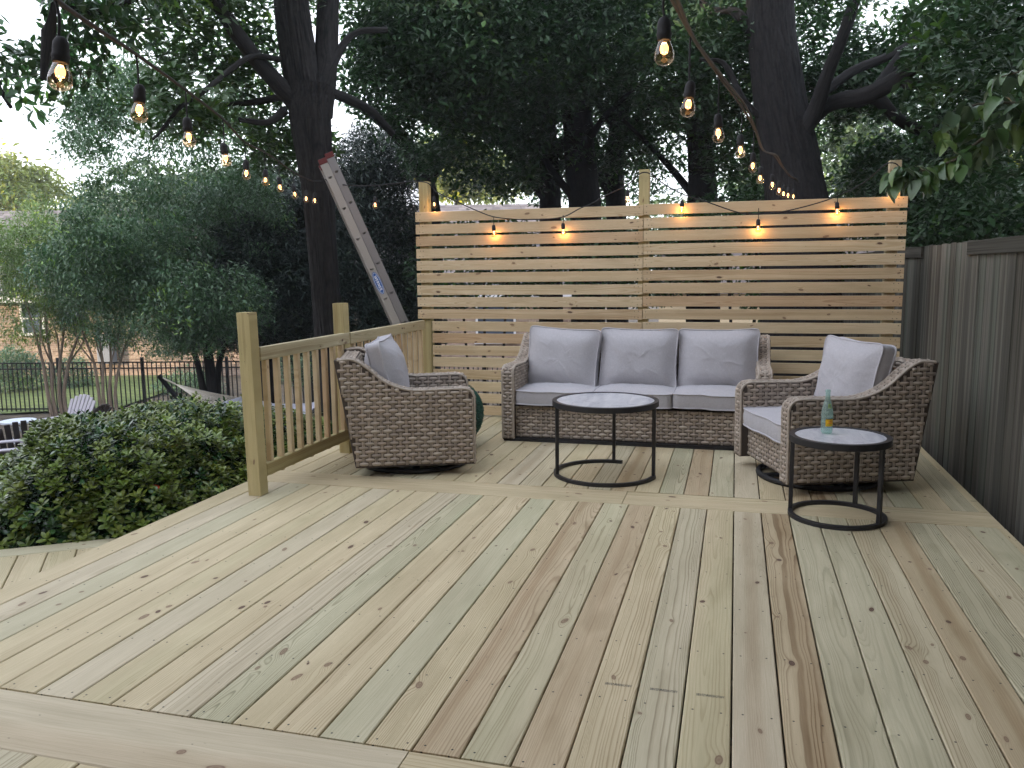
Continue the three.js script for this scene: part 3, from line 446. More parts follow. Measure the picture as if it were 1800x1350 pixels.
// brick house behind the fence and its grey roof
{
  const h = thing('brick_house', 'tan brick house with a grey shingle roof behind the metal fence', 'house');
  const brick = paint(512, 512, (u, v, c) => { const rows = 12, r = Math.floor(v * rows), off = (r % 2) * 0.5, bx = u * 4 + off, b = Math.floor(bx), fu = bx - b, fv = v * rows - r, k = h2(b % 4 + 7, r + 3), mortar = fu < 0.035 || fv < 0.12; const q = 12 * n2(u * 60, v * 60); if (mortar) { c[0] = 176 + q; c[1] = 164 + q; c[2] = 148 + q; } else { c[0] = 122 + k * 50 + q; c[1] = 102 + k * 46 + q; c[2] = 88 + k * 40 + q; } });
  const shing = paint(512, 512, (u, v, c) => { const rows = 12, r = Math.floor(v * rows), bx = u * 8 + h2(r, 4), b = Math.floor(bx), k = h2(b % 8, r * 3), fv = v * rows - r, q = 10 * n2(u * 120, v * 120); const e = fv < 0.1 ? -34 : 0; c[0] = 92 + k * 34 + q + e; c[1] = 88 + k * 32 + q + e; c[2] = 90 + k * 30 + q + e; });
  const bm = std({ map: brick, bumpMap: brick, bumpScale: 0.01, roughness: 0.9 }), rm = std({ map: shing, bumpMap: shing, bumpScale: 0.015, roughness: 0.9 }), white = std({ color: srgb(206, 204, 206), roughness: 0.6 }), glass = new THREE.MeshPhysicalMaterial({ color: srgb(80, 90, 104), roughness: 0.08, metalness: 0.2 });
  const A = at(-420, 600, 36), B = at(1010, 600, 26), d = B.clone().sub(A).setY(0), L = d.length(), rot = Math.atan2(-d.z, d.x), y0 = -2.0, H = 2.75;
  h.position.set(A.x, y0, A.z); h.rotation.y = rot;
  const uvm = (g, su, sv, f) => { const p = g.attributes.position, u = g.attributes.uv; for (let i = 0; i < p.count; i++) { const [a, b] = f(p.getX(i), p.getY(i), p.getZ(i)); u.setXY(i, a / su, b / sv); } return g; };
  part('wall', uvm(box(L, H, 0.3, L / 2, H / 2, -0.15), 0.82, 0.82, (x, y, z) => [x + z, y]), bm, h);
  part('side_wall', uvm(box(0.3, H, 8, L - 0.15, H / 2, -4.3), 0.82, 0.82, (x, y, z) => [x + z, y]), bm, h);
  const roof = (() => { const e = 0.45, rise = 3.0, dep = 4.6, g = new THREE.BufferGeometry(), P = [[-e, H - 0.1, e], [L + e, H - 0.1, e], [L + e - 1.5, H + rise, -dep], [-e, H + rise, -dep], [L + e, H - 0.1, -dep * 2 - e], [-e, H - 0.1, -dep * 2 - e]]; const q = [[0, 1, 2], [0, 2, 3], [3, 2, 4], [3, 4, 5], [1, 4, 2]], v = [], u = []; for (const f of q) for (const i of f) { v.push(...P[i]); u.push(i === 2 && f === q[4] ? P[i][2] / 2.4 : P[i][0] / 2.4, Math.hypot(P[i][1], P[i][2]) / 1.8); } g.setAttribute('position', new THREE.Float32BufferAttribute(v, 3)); g.setAttribute('uv', new THREE.Float32BufferAttribute(u, 2)); g.computeVertexNormals(); return g; })();
  const rf = part('roof', roof, rm, h); part('fascia', box(L + 0.9, 0.2, 0.06, L / 2, H - 0.12, 0.43), white, h); part('soffit', box(L + 0.9, 0.03, 0.42, L / 2, H - 0.21, 0.2), white, h);
  const local = (px) => { const p = at(px, 600, 30).sub(A); return p.dot(d.clone().normalize()); };
  for (const [px, w, y, hh] of [[44, 0.7, 2.0, 1.0], [620, 1.2, 1.7, 1.2], [880, 1.2, 1.7, 1.2]]) { const x = local(px), fr = part('window', [box(w + 0.12, 0.07, 0.08, x, y + hh / 2, 0.03), box(w + 0.16, 0.08, 0.12, x, y - hh / 2, 0.05), box(0.07, hh, 0.08, x - w / 2, y, 0.03), box(0.07, hh, 0.08, x + w / 2, y, 0.03), box(w, 0.04, 0.05, x, y, 0.03)], white, h); part('pane', box(w, hh, 0.012, x, y, 0.008), glass, fr); }
  part('meter_box', [new RoundedBoxGeometry(0.52, 0.95, 0.26, 2, 0.02).translate(local(212), 1.02, 0.14), box(0.06, 1.0, 0.06, local(212), 1.9, 0.05)], std({ color: srgb(122, 126, 134), roughness: 0.5 }), h);
}
// pale house beyond the screen on the right
{
  const h = thing('pale_house', 'pale sunlit house glimpsed through the slats of the screen', 'house'), A = at(1180, 560, 23), m = std({ color: srgb(226, 206, 172), roughness: 0.9 }), w = std({ color: srgb(240, 236, 228) });
  h.position.set(A.x, -2.5, A.z); h.rotation.y = -0.2;
  part('wall', box(7.5, 3.2, 6, 3.4, 1.6, -3), m, h);
  const rs = new THREE.Shape(); rs.moveTo(-3.6, 0); rs.lineTo(3.6, 0); rs.lineTo(0, 1.9); rs.closePath();
  part('roof', new THREE.ExtrudeGeometry(rs, { depth: 8.2, bevelEnabled: false }).rotateY(Math.PI / 2).translate(-0.7, 3.2, -3), std({ color: srgb(92, 84, 80), roughness: 0.9 }), h);
  for (const x of [1.2, 3.2, 5.4]) { const f = part('window', [box(1, 0.07, 0.06, x, 2.2, 0.03), box(1, 0.07, 0.06, x, 1.0, 0.03), box(0.07, 1.2, 0.06, x - 0.5, 1.6, 0.03), box(0.07, 1.2, 0.06, x + 0.5, 1.6, 0.03)], w, h); part('pane', box(0.94, 1.14, 0.01, x, 1.6, 0.006), std({ color: srgb(60, 66, 74), roughness: 0.1 }), f); }
}
// adirondack chairs, little table, hammock
{
  const grey = std({ color: srgb(176, 172, 180), roughness: 0.6 }), brown = std({ color: srgb(52, 44, 42), roughness: 0.6 });
  const adir = (label, m, p, turn) => { // faces +x
    const t = thing('adirondack_chair', label, 'garden chair', p, turn, 'adirondack chairs on the lower yard');
    const tilt = (g) => g.rotateZ(0.42).translate(-0.02, 0.26, 0);
    for (let i = -3; i <= 3; i++) { const hgt = 0.78 - 0.012 * i * i, g = new RoundedBoxGeometry(0.022, hgt, 0.078, 1, 0.006).translate(0, hgt / 2, 0).rotateX(i * 0.03).translate(0, 0, i * 0.086); part('back_slat', tilt(g), m, t); }
    for (let i = 0; i < 6; i++) part('seat_slat', new RoundedBoxGeometry(0.078, 0.022, 0.52, 1, 0.006).rotateZ(0.22).translate(0.04 + i * 0.084, 0.262 + i * 0.0195, 0), m, t);
    for (const s of [-1, 1]) { part('arm', new RoundedBoxGeometry(0.72, 0.024, 0.13, 2, 0.01).translate(0.2, 0.56, s * 0.34), m, t); part('leg', box(0.11, 0.55, 0.026, 0.5, 0.275, s * 0.29), m, t); const g = box(0.95, 0.1, 0.026).rotateZ(0.26).translate(0.12, 0.2, s * 0.25); part('side_rail', g, m, t); part('arm_brace', box(0.026, 0.56, 0.08, -0.13, 0.28, s * 0.32), m, t); }
    part('back_brace', [box(0.03, 0.07, 0.62, -0.13, 0.5, 0)], m, t);
    return t;
  };
  const gp = (px, py, D) => { const p = at(px, py, D); p.y = groundY(p.x, p.z); return p; };
  const left = Math.PI + YAW;
  adir('light grey adirondack chair facing the little round table', grey, gp(122, 700, 17.7), -1.75);
  adir('dark brown adirondack chair half hidden by shrubs, in front of the grey one', brown, gp(150, 720, 16.5), -2.94);
  adir('dark brown adirondack chair with its back to the deck near the picture edge', brown, gp(44, 760, 14.4), 2.36);
  adir('light grey adirondack chair cut off by the left picture edge', grey, gp(-36, 770, 13.4), 0.7);
  const p = gp(30, 720, 17.0), t = thing('patio_table', 'small round white garden table among the adirondack chairs', 'table', p), wm = std({ color: srgb(214, 224, 236), roughness: 0.4 });
  part('tabletop', new THREE.CylinderGeometry(0.29, 0.29, 0.03, 40).translate(0, 0.68, 0), wm, t);
  for (const [a, b] of [[[-0.2, 0.66, -0.12], [0.2, 0, -0.12]], [[0.2, 0.66, -0.12], [-0.2, 0, -0.12]], [[-0.2, 0.66, 0.12], [0.2, 0, 0.12]], [[0.2, 0.66, 0.12], [-0.2, 0, 0.12]]]) part('leg', rod(V(...a), V(...b), 0.012), wm, t);
}
{
  const D = 11.2, t = thing('hammock', 'rope hammock with grey quilted pad on a dark metal stand behind the shrubs', 'hammock');
  const rope = std({ color: srgb(226, 218, 204), roughness: 0.9 }), steel = std({ color: srgb(34, 36, 42), roughness: 0.4, metalness: 0.3 }), pad = std({ color: srgb(196, 196, 212), roughness: 0.85 });
  const top = at(279, 660, D), knee = at(309, 697, D), ring = at(308, 675, D), e0 = at(374, 716, D - 0.7), e1 = at(424, 700, D + 0.5), far = at(640, 716, D + 0.2);
  const foot = knee.clone().add(V(0.5, -0.55, 0));
  part('stand', [tube([top, knee, foot], 0.03, 20, 10), rod(foot, far.clone().setY(foot.y), 0.03), tube([far.clone().setY(foot.y), at(760, 690, D + 0.2), at(785, 655, D + 0.2)], 0.03, 20, 10)], steel, t);
  part('chain', tube([top.clone().add(V(0.02, -0.02, 0)), ring], 0.012, 8, 5), rope, t);
  const ropes = []; for (let i = 0; i < 14; i++) { const q = e0.clone().lerp(e1, i / 13), mid = ring.clone().lerp(q, 0.5); mid.y -= 0.012; ropes.push(tube([ring, mid, q], 0.0045, 8, 5)); }
  part('rope', ropes, rope, t);
  part('spreader_bar', rod(e0, e1, 0.018), std({ color: srgb(70, 56, 44) }), t);
  const g0 = at(560, 716, D - 0.5), g1 = at(590, 700, D + 0.5), g = new THREE.PlaneGeometry(1, 1, 40, 16), p = g.attributes.position;
  for (let i = 0; i < p.count; i++) { const u = p.getX(i) + 0.5, v = p.getY(i) + 0.5, a = e0.clone().lerp(g0, u), b = e1.clone().lerp(g1, u), q = a.lerp(b, v), sag = Math.sin(Math.PI * u) * lerp(0.34, 0.12, v); q.y += -sag + 0.025 + 0.018 * Math.abs(Math.sin(u * Math.PI * 12)); p.setXYZ(i, q.x, q.y, q.z); } g.computeVertexNormals();
  const under = g.clone(); under.translate(0, -0.03, 0); part('quilted_pad', [g, under], pad, t);
}
// unseen house at left, placed to keep low sun off the deck
{
  const h = thing('unseen_neighbour_house', 'unseen long two storey brick house at left, placed to keep the low sun off the deck', 'house'), m = std({ color: srgb(150, 128, 110), roughness: 0.9 }), rf = std({ color: srgb(96, 90, 88), roughness: 0.9 }), w = std({ color: srgb(220, 218, 214) }), gl = std({ color: srgb(60, 66, 76), roughness: 0.1 });
  h.position.set(-17.5, -1.6, 6);
  part('wall', box(8, 7.6, 24, -4, 3.8, 0), m, h);
  const s = new THREE.Shape(); s.moveTo(-4.6, 0); s.lineTo(4.6, 0); s.lineTo(0, 2.6); s.closePath(); part('roof', new THREE.ExtrudeGeometry(s, { depth: 25, bevelEnabled: false }).translate(-4, 7.6, -12.5), rf, h);
  for (const y of [1.9, 5.3]) for (let i = 0; i < 6; i++) { const z = -9.5 + i * 3.8, f = part('window', [box(0.08, 0.08, 1.2, 0.03, y + 0.75, z), box(0.08, 0.08, 1.2, 0.03, y - 0.75, z), box(0.08, 1.5, 0.08, 0.03, y, z - 0.56), box(0.08, 1.5, 0.08, 0.03, y, z + 0.56)], w, h); part('pane', box(0.02, 1.42, 1.04, 0.012, y, z), gl, f); }
}
{ // house behind the camera, out of view, placed to shade the deck
  const h = thing('unseen_home_house', 'unseen brick house behind the camera, placed to shade the deck', 'house'), m = std({ color: srgb(150, 126, 108), roughness: 0.9 }), rf = std({ color: srgb(96, 90, 88), roughness: 0.9 }), w = std({ color: srgb(220, 218, 214) }), gl = std({ color: srgb(60, 66, 76), roughness: 0.1 });
  h.position.set(-3.5, -0.6, 3.4);
  part('wall', box(23, 6.2, 8, 0, 3.1, 4), m, h);
  const s = new THREE.Shape(); s.moveTo(-4.5, 0); s.lineTo(4.5, 0); s.lineTo(0, 2.6); s.closePath(); part('roof', new THREE.ExtrudeGeometry(s, { depth: 24, bevelEnabled: false }).rotateY(Math.PI / 2).translate(-12, 6.2, 4), rf, h);
  for (const [x, y, ww, hh] of [[3.5, 1.7, 1.8, 2.1], [-3, 1.9, 1.4, 1.4], [-7, 1.9, 1.4, 1.4], [7.5, 1.9, 1.4, 1.4], [3.5, 4.8, 1.4, 1.4], [-3, 4.8, 1.4, 1.4], [-7, 4.8, 1.4, 1.4]]) { const f = part('window', [box(ww + 0.16, 0.08, 0.08, x, y + hh / 2, -0.03), box(ww + 0.16, 0.08, 0.08, x, y - hh / 2, -0.03), box(0.08, hh, 0.08, x - ww / 2, y, -0.03), box(0.08, hh, 0.08, x + ww / 2, y, -0.03)], w, h); part('pane', box(ww, hh, 0.02, x, y, -0.012), gl, f); }
}
// ---------------------------------------------------------------- leaves, shrubs, trees
// one folded leaf along +x, pointing out from the origin, face up
function leafGeo(L, w, fold, curl, n = 3, ob = 0.75) { const P = [], I = []; for (let i = 0; i <= n; i++) { const s = i / n, hw = w / 2 * Math.pow(Math.sin(Math.PI * Math.pow(clamp(s * 0.94 + 0.03), ob)), 0.8), x = L * s, y = curl * L * s * s; P.push(x, y, 0, x, y + fold * hw, hw, x, y + fold * hw, -hw); } for (let i = 0; i < n; i++) { const a = i * 3, b = a + 3; I.push(a, a + 1, b, b, a + 1, b + 1, a, b, a + 2, b, b + 2, a + 2); } const g = new THREE.BufferGeometry(); g.setAttribute('position', new THREE.Float32BufferAttribute(P, 3)); g.setIndex(I); g.computeVertexNormals(); return g; }
function spray(sd, n, R, L, w, o = {}) { // a leafy twig tip: n leaves around a short stem
  srand(sd); const parts = [], q = new THREE.Quaternion(), e = new THREE.Euler();
  for (let i = 0; i < n; i++) { const l = L * rr(0.7, 1.15), g = leafGeo(l, w * rr(0.8, 1.15) * l / L, rr(0.1, 0.5), rr(-0.4, 0.15), o.seg ?? 2); e.set(gauss() * 0.7, rnd() * 6.283, rr(-0.9, 0.7)); q.setFromEuler(e); g.applyQuaternion(q); const a = rnd() * 6.283, r = R * Math.sqrt(rnd()); g.translate(r * Math.cos(a), rr(-0.55, 0.55) * R, r * Math.sin(a)); parts.push(g); }
  return merge(parts);
}
const leafMat = (c, o = {}) => new THREE.MeshPhysicalMaterial({ color: c, roughness: 0.55, transmission: 0.35, thickness: 0, side: THREE.DoubleSide, ...o });
// leafy crown: sprays scattered through ellipsoids {c, r:[x,y,z], n}
function crown(parent, blobs, geo, mat, sd, o = {}) {
  srand(sd); const ms = [], cs = [], m = new THREE.Matrix4(), q = new THREE.Quaternion(), e = new THREE.Euler(), c = new THREE.Color(), f = o.freq ?? 1.1, th = o.gap ?? -0.12;
  for (const b of blobs) for (let i = 0; i < b.n; i++) {
    let x, y, z, r; do { x = rr(-1, 1); y = rr(-1, 1); z = rr(-1, 1); r = x * x + y * y + z * z; } while (r > 1 || (rnd() > 0.35 + r));
    const p = V(b.c.x + x * b.r[0], b.c.y + y * b.r[1], b.c.z + z * b.r[2]);
    if (n3(p.x * f + sd, p.y * f * 1.2, p.z * f) + 0.45 * n3(p.x * f * 2.7, p.y * f * 2.7, p.z * f * 2.7 + sd) < (b.gap ?? th)) continue;
    if (o.keep && !o.keep(p)) continue;
    e.set(gauss() * 0.5, rnd() * 6.283, gauss() * 0.5 - (o.droop ?? 0)); q.setFromEuler(e); const s = rr(0.75, 1.3) * (o.scale ?? 1);
    ms.push(m.compose(p, q, V(s, s, s)).clone()); const k = rr(0.7, 1.3); c.setRGB(k * rr(0.9, 1.1), k, k * rr(0.85, 1.1)); if (rnd() < 0.05) c.setRGB(2.3 * k, 1.9 * k, 0.9 * k); cs.push(c.clone());  // now and then a spray tinted yellow, a painted sunlit highlight
  }
  const inst = new THREE.InstancedMesh(geo, mat, ms.length); ms.forEach((x, i) => { inst.setMatrixAt(i, x); inst.setColorAt(i, cs[i]); });
  inst.name = o.name ?? 'crown'; inst.castShadow = inst.receiveShadow = true; if (o.kind !== null) inst.userData.kind = 'stuff'; parent.add(inst); return inst;
}
const blob = (px, py, D, rx, ry, rz, n, gap) => ({ c: at(px, py, D), r: [rx / FOCAL * D, ry / FOCAL * D, rz], n, gap });
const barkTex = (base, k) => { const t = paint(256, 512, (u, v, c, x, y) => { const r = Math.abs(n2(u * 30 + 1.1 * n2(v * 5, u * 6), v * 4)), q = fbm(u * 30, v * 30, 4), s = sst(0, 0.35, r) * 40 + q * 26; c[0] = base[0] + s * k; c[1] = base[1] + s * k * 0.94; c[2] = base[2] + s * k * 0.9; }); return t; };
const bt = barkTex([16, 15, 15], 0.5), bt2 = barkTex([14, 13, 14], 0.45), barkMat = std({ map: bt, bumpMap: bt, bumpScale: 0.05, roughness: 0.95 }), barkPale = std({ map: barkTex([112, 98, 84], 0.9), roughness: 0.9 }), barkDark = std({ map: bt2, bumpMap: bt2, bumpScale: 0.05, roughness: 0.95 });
// a bole or limb through points [x, y, z, radius] with ridged bark
function bole(pts, o = {}) {
  const cv = new THREE.CatmullRomCurve3(pts.map((p) => V(p[0], p[1], p[2])), false, 'centripetal'), len = cv.getLength(), na = o.na ?? 28, nl = o.nl ?? Math.max(6, Math.round(len / (o.step ?? 0.12))), P = [], U = [], I = [], fr = cv.computeFrenetFrames(nl), ridge = o.ridge ?? 0;
  const radiusAt = (t) => { const k = t * (pts.length - 1), i = Math.min(pts.length - 2, Math.floor(k)); return lerp(pts[i][3], pts[i + 1][3], k - i); };
  const arcs = cv.getLengths(nl);
  for (let i = 0; i <= nl; i++) {
    const t = i / nl, c = cv.getPoint(t), N = fr.normals[i], B = fr.binormals[i], r0 = radiusAt(t);
    for (let k = 0; k <= na; k++) { const a = k / na * 2 * Math.PI, ca = Math.cos(a), sa = Math.sin(a); let r = r0 * (1 + 0.06 * n3(ca * 1.2 + 5, sa * 1.2, t * len * 1.1 + (o.sd ?? 0))); if (ridge) { const w = 1 - Math.abs(n3(ca * ridge * 1.0 + 9, sa * ridge, t * len * 1.3 + 0.6 * n3(ca * 3, sa * 3, t * len * 3))) * 2; r += (o.depth ?? 0.012) * clamp(w, -1, 1) + 0.004 * n3(ca * ridge * 3, sa * ridge * 3, t * len * 12); } P.push(c.x + (N.x * ca + B.x * sa) * r, c.y + (N.y * ca + B.y * sa) * r, c.z + (N.z * ca + B.z * sa) * r); U.push(k / na * Math.max(1, Math.round(r0 * 8)), t * len * 0.8); }
  }
  for (let i = 0; i < nl; i++) for (let k = 0; k < na; k++) { const a = i * (na + 1) + k, b = a + na + 1; I.push(a, a + 1, b, b, a + 1, b + 1); }
  const g = new THREE.BufferGeometry(); g.setAttribute('position', new THREE.Float32BufferAttribute(P, 3)); g.setAttribute('uv', new THREE.Float32BufferAttribute(U, 2)); g.setIndex(I); g.computeVertexNormals(); return g;
}
const px3 = (px, py, D, w) => { const p = at(px, py, D); return [p.x, p.y, p.z, w / 2 / FOCAL * D]; }; // a point on a limb: pixel, distance, width in pixels
const foot = (px, D, w, dy = -0.15) => { const p = at(px, 600, D); return [p.x, groundY(p.x, p.z) + dy, p.z, w / 2 / FOCAL * D]; };

// shrubs at the left of the deck
{
  srand(201);
  const rosette = (sd, young) => { srand(sd); const parts = [], q = new THREE.Quaternion(), e = new THREE.Euler(); const n = 10; for (let i = 0; i < n; i++) { const up = i / n, g = leafGeo(rr(0.048, 0.066) * (1 - 0.35 * up), rr(0.025, 0.031) * (1 - 0.2 * up), rr(0.05, 0.3), rr(-0.25, 0.1), 4, 1.5); e.set(gauss() * 0.25, i * 2.4 + gauss() * 0.2, lerp(-0.25, 1.15, up) + gauss() * 0.15, 'YZX'); q.setFromEuler(e); g.applyQuaternion(q).translate(0, up * 0.035, 0); parts.push(g); } return merge(parts); };
  const gold = leafMat(srgb(118, 138, 60), { roughness: 0.34, transmission: 0.25 }), green = leafMat(srgb(58, 92, 52), { roughness: 0.24, transmission: 0.12 }), red = leafMat(srgb(190, 70, 44), { roughness: 0.5, transmission: 0.2 }), stem = std({ color: srgb(58, 48, 40), roughness: 0.9 });
  const G1 = rosette(211), G2 = rosette(223);
  const shrub = (label, c, R, Hh, sd, n) => {
    const gy = groundY(c.x, c.z), t = thing('glossy_shrub', label, 'shrub', V(c.x, gy, c.z), 0, 'glossy evergreen shrubs beside the deck');
    const place = (name, geo, mat, cnt, fn) => { srand(sd + name.length * 13 + cnt); const ms = [], cs = [], m = new THREE.Matrix4(), q = new THREE.Quaternion(), cc = new THREE.Color(); let i = 0, guard = 0; while (i < cnt && guard++ < cnt * 20) { const r = fn(); if (!r) continue; q.setFromUnitVectors(V(0, 1, 0), r.n); q.multiply(new THREE.Quaternion().setFromAxisAngle(V(0, 1, 0), rnd() * 6.28)); const s = rr(0.8, 1.25); ms.push(m.compose(r.p, q, V(s, s, s)).clone()); const k = rr(0.65, 1.3); cs.push(cc.setRGB(k * rr(0.9, 1.15), k, k * rr(0.8, 1.1)).clone()); i++; } const inst = new THREE.InstancedMesh(geo, mat, ms.length); ms.forEach((x, j) => { inst.setMatrixAt(j, x); inst.setColorAt(j, cs[j]); }); inst.name = name; inst.userData.kind = 'stuff'; inst.castShadow = inst.receiveShadow = true; t.add(inst); };
    const surf = (depth) => () => { const a = rnd() * 6.283, y = Math.pow(rnd(), 0.8), el = Math.asin(y), k = 1 + 0.16 * n3(Math.cos(a) * 2.2 + sd, y * 2.6, Math.sin(a) * 2.2) + 0.07 * n3(Math.cos(a) * 7, y * 7, Math.sin(a) * 7 + sd); const h = Math.pow(Math.cos(el), 0.6) * k, kk = k * (1 - depth * rnd()); const p = V(Math.cos(a) * h * R[0] * (1 - depth * rnd()), y * Hh * kk, Math.sin(a) * h * R[1] * (1 - depth * rnd())); if (p.x + c.x > -3.16) return null; const nn = V(Math.cos(a) * 0.8 * (1 - y), 0.55 + y, Math.sin(a) * 0.8 * (1 - y)).add(V(gauss() * 0.35, 0, gauss() * 0.35)).normalize(); return { p, n: nn }; };
    place('foliage', G1, green, n, surf(0.3)); place('young_foliage', G2, gold, Math.round(n * 0.45), () => { const r = surf(0.05)(); if (r && r.p.y < Hh * 0.3 && rnd() > 0.35) return null; return r; });
    if (sd === 301) place('red_leaf', leafGeo(0.055, 0.026, 0.2, -0.2, 4), red, 10, surf(0.02));
    const st = []; for (let i = 0; i < 26; i++) { const a = rnd() * 6.28, r = rr(0.3, 0.85); st.push(tube([V(gauss() * 0.1, -0.05, gauss() * 0.1), V(Math.cos(a) * r * R[0] * 0.5, Hh * 0.4, Math.sin(a) * r * R[1] * 0.5), V(Math.min(Math.cos(a) * r * R[0] * 0.9, -3.2 - c.x), Hh * 0.75, Math.sin(a) * r * R[1] * 0.9)], rr(0.005, 0.011), 10, 5)); } part('stems', st, stem, t);
  };
  shrub('broad glossy green shrub nearest the front railing post', V(-4.05, 0, -4.75), [1.0, 1.0], 0.93, 301, 3300);
  shrub('yellowish green glossy shrub at the left picture edge', V(-5.0, 0, -5.0), [0.98, 0.9], 0.64, 311, 2600);
  shrub('glossy green shrub in front of the hammock, behind the nearest shrub', V(-4.55, 0, -6.15), [1.15, 0.95], 0.98, 321, 3200);
  shrub('glossy green shrub before the dark adirondack chairs, farthest left of the bed', V(-5.6, 0, -6.0), [0.9, 0.85], 0.64, 331, 1900);
  shrub('glossy green shrub behind the railing balusters', V(-3.95, 0, -7.2), [0.8, 0.9], 0.8, 341, 1000);
  // leaf litter
  const chip = merge([leafGeo(0.035, 0.014, 0.3, 0.2, 2)]), lit = new THREE.InstancedMesh(chip, std({ color: srgb(78, 62, 50), roughness: 0.95, side: THREE.DoubleSide }), 6000), m = new THREE.Matrix4(), q = new THREE.Quaternion(), e = new THREE.Euler(), c = new THREE.Color();
  for (let i = 0; i < 6000; i++) { const x = rr(-6.6, -3.15), z = rr(-7.4, -3.2); e.set(gauss() * 0.5, rnd() * 6.28, gauss() * 0.5); m.compose(V(x, groundY(x, z) + rr(0.004, 0.03), z), q.setFromEuler(e), V(1, 1, 1).multiplyScalar(rr(0.6, 1.5))); lit.setMatrixAt(i, m); const k = rr(0.4, 1.5); lit.setColorAt(i, c.setRGB(k, k * rr(0.85, 1), k * rr(0.75, 1))); }
  lit.name = numbered('leaf_litter'); info(lit, 'dark leaf litter and mulch under the shrubs', 'leaf litter', null, 'stuff'); lit.castShadow = lit.receiveShadow = true; scene.add(lit);
}
// ---- sprays shared by the trees
const S = { oak: spray(11, 20, 0.2, 0.088, 0.046), oak2: spray(12, 20, 0.2, 0.085, 0.044), fine: spray(13, 22, 0.17, 0.06, 0.026), cedar: spray(14, 26, 0.2, 0.085, 0.02), far: spray(15, 16, 0.42, 0.24, 0.13) };
const LM = { oak: leafMat(srgb(72, 106, 56), { transmission: 0.5 }), oakDark: leafMat(srgb(56, 94, 50), { transmission: 0.5 }), fine: leafMat(srgb(92, 128, 88), { transmission: 0.5 }), fresh: leafMat(srgb(128, 156, 82), { transmission: 0.55 }), cedar: leafMat(srgb(40, 60, 50), { transmission: 0.2 }), lit: leafMat(srgb(146, 158, 66), { transmission: 0.5 }), mid: leafMat(srgb(78, 108, 56), { transmission: 0.5 }) };  // the lit entry has low sunlight painted into its leaf colour
{ // big oak with the ladder against it
  const t = thing('oak_tree', 'forked dark barked oak with the ladder leaning on its trunk', 'tree');
  const D = 8.7;
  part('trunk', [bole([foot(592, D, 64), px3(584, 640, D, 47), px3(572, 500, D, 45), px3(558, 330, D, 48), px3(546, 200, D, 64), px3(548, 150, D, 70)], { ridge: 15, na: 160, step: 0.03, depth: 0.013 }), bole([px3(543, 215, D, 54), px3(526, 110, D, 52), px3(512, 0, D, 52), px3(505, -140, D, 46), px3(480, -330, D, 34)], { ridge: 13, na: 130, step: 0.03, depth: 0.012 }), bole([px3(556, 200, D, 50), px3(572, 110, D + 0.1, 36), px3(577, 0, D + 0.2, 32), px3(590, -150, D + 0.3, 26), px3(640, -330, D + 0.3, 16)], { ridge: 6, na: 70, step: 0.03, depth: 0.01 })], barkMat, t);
  const L = (pts, o) => part('limb', bole(pts, { na: 18, step: 0.1, ridge: 4, depth: 0.006, ...o }), barkMat, t);
  L([px3(522, 180, D, 34), px3(480, 140, D - 0.1, 26), px3(420, 65, D - 0.3, 24), px3(368, -20, D - 0.5, 22), px3(300, -160, D - 0.8, 20)]);
  L([px3(492, 105, D - 0.2, 9), px3(455, 98, D - 0.3, 8), px3(425, 108, D - 0.5, 9), px3(360, 160, D - 0.8, 8), px3(320, 185, D - 1, 7), px3(290, 222, D - 1.1, 4), px3(268, 245, D - 1.2, 1.5)]);
  L([px3(500, 170, D, 12), px3(440, 180, D + 0.3, 10), px3(380, 185, D + 0.6, 6)]);
  L([px3(500, 195, D, 14), px3(470, 215, D - 0.2, 9), px3(420, 210, D - 0.4, 6)]);
  L([px3(575, 130, D, 16), px3(620, 60, D + 0.2, 9), px3(680, 52, D + 0.4, 8)]);
  L([px3(575, 160, D, 16), px3(605, 172, D + 0.3, 16), px3(650, 195, D + 0.8, 14), px3(690, 235, D + 1.2, 10)]);
  crown(t, [blob(370, 70, D + 0.6, 110, 90, 0.9, 250, 0.02), blob(420, 150, D + 0.8, 120, 60, 0.8, 170, 0.03), blob(230, -90, D - 1, 180, 80, 1.3, 120, 0.05), blob(470, -90, D + 0.3, 170, 90, 1.4, 200, 0.03), blob(620, -60, D + 0.9, 110, 90, 1.3, 150, 0), blob(480, 255, D + 0.8, 90, 40, 0.7, 140, 0.0), blob(310, 180, D - 0.8, 70, 45, 0.5, 90, 0.0), blob(545, 40, D + 1.6, 60, 90, 0.8, 90, 0.05)], S.oak, LM.oak, 1001);
}
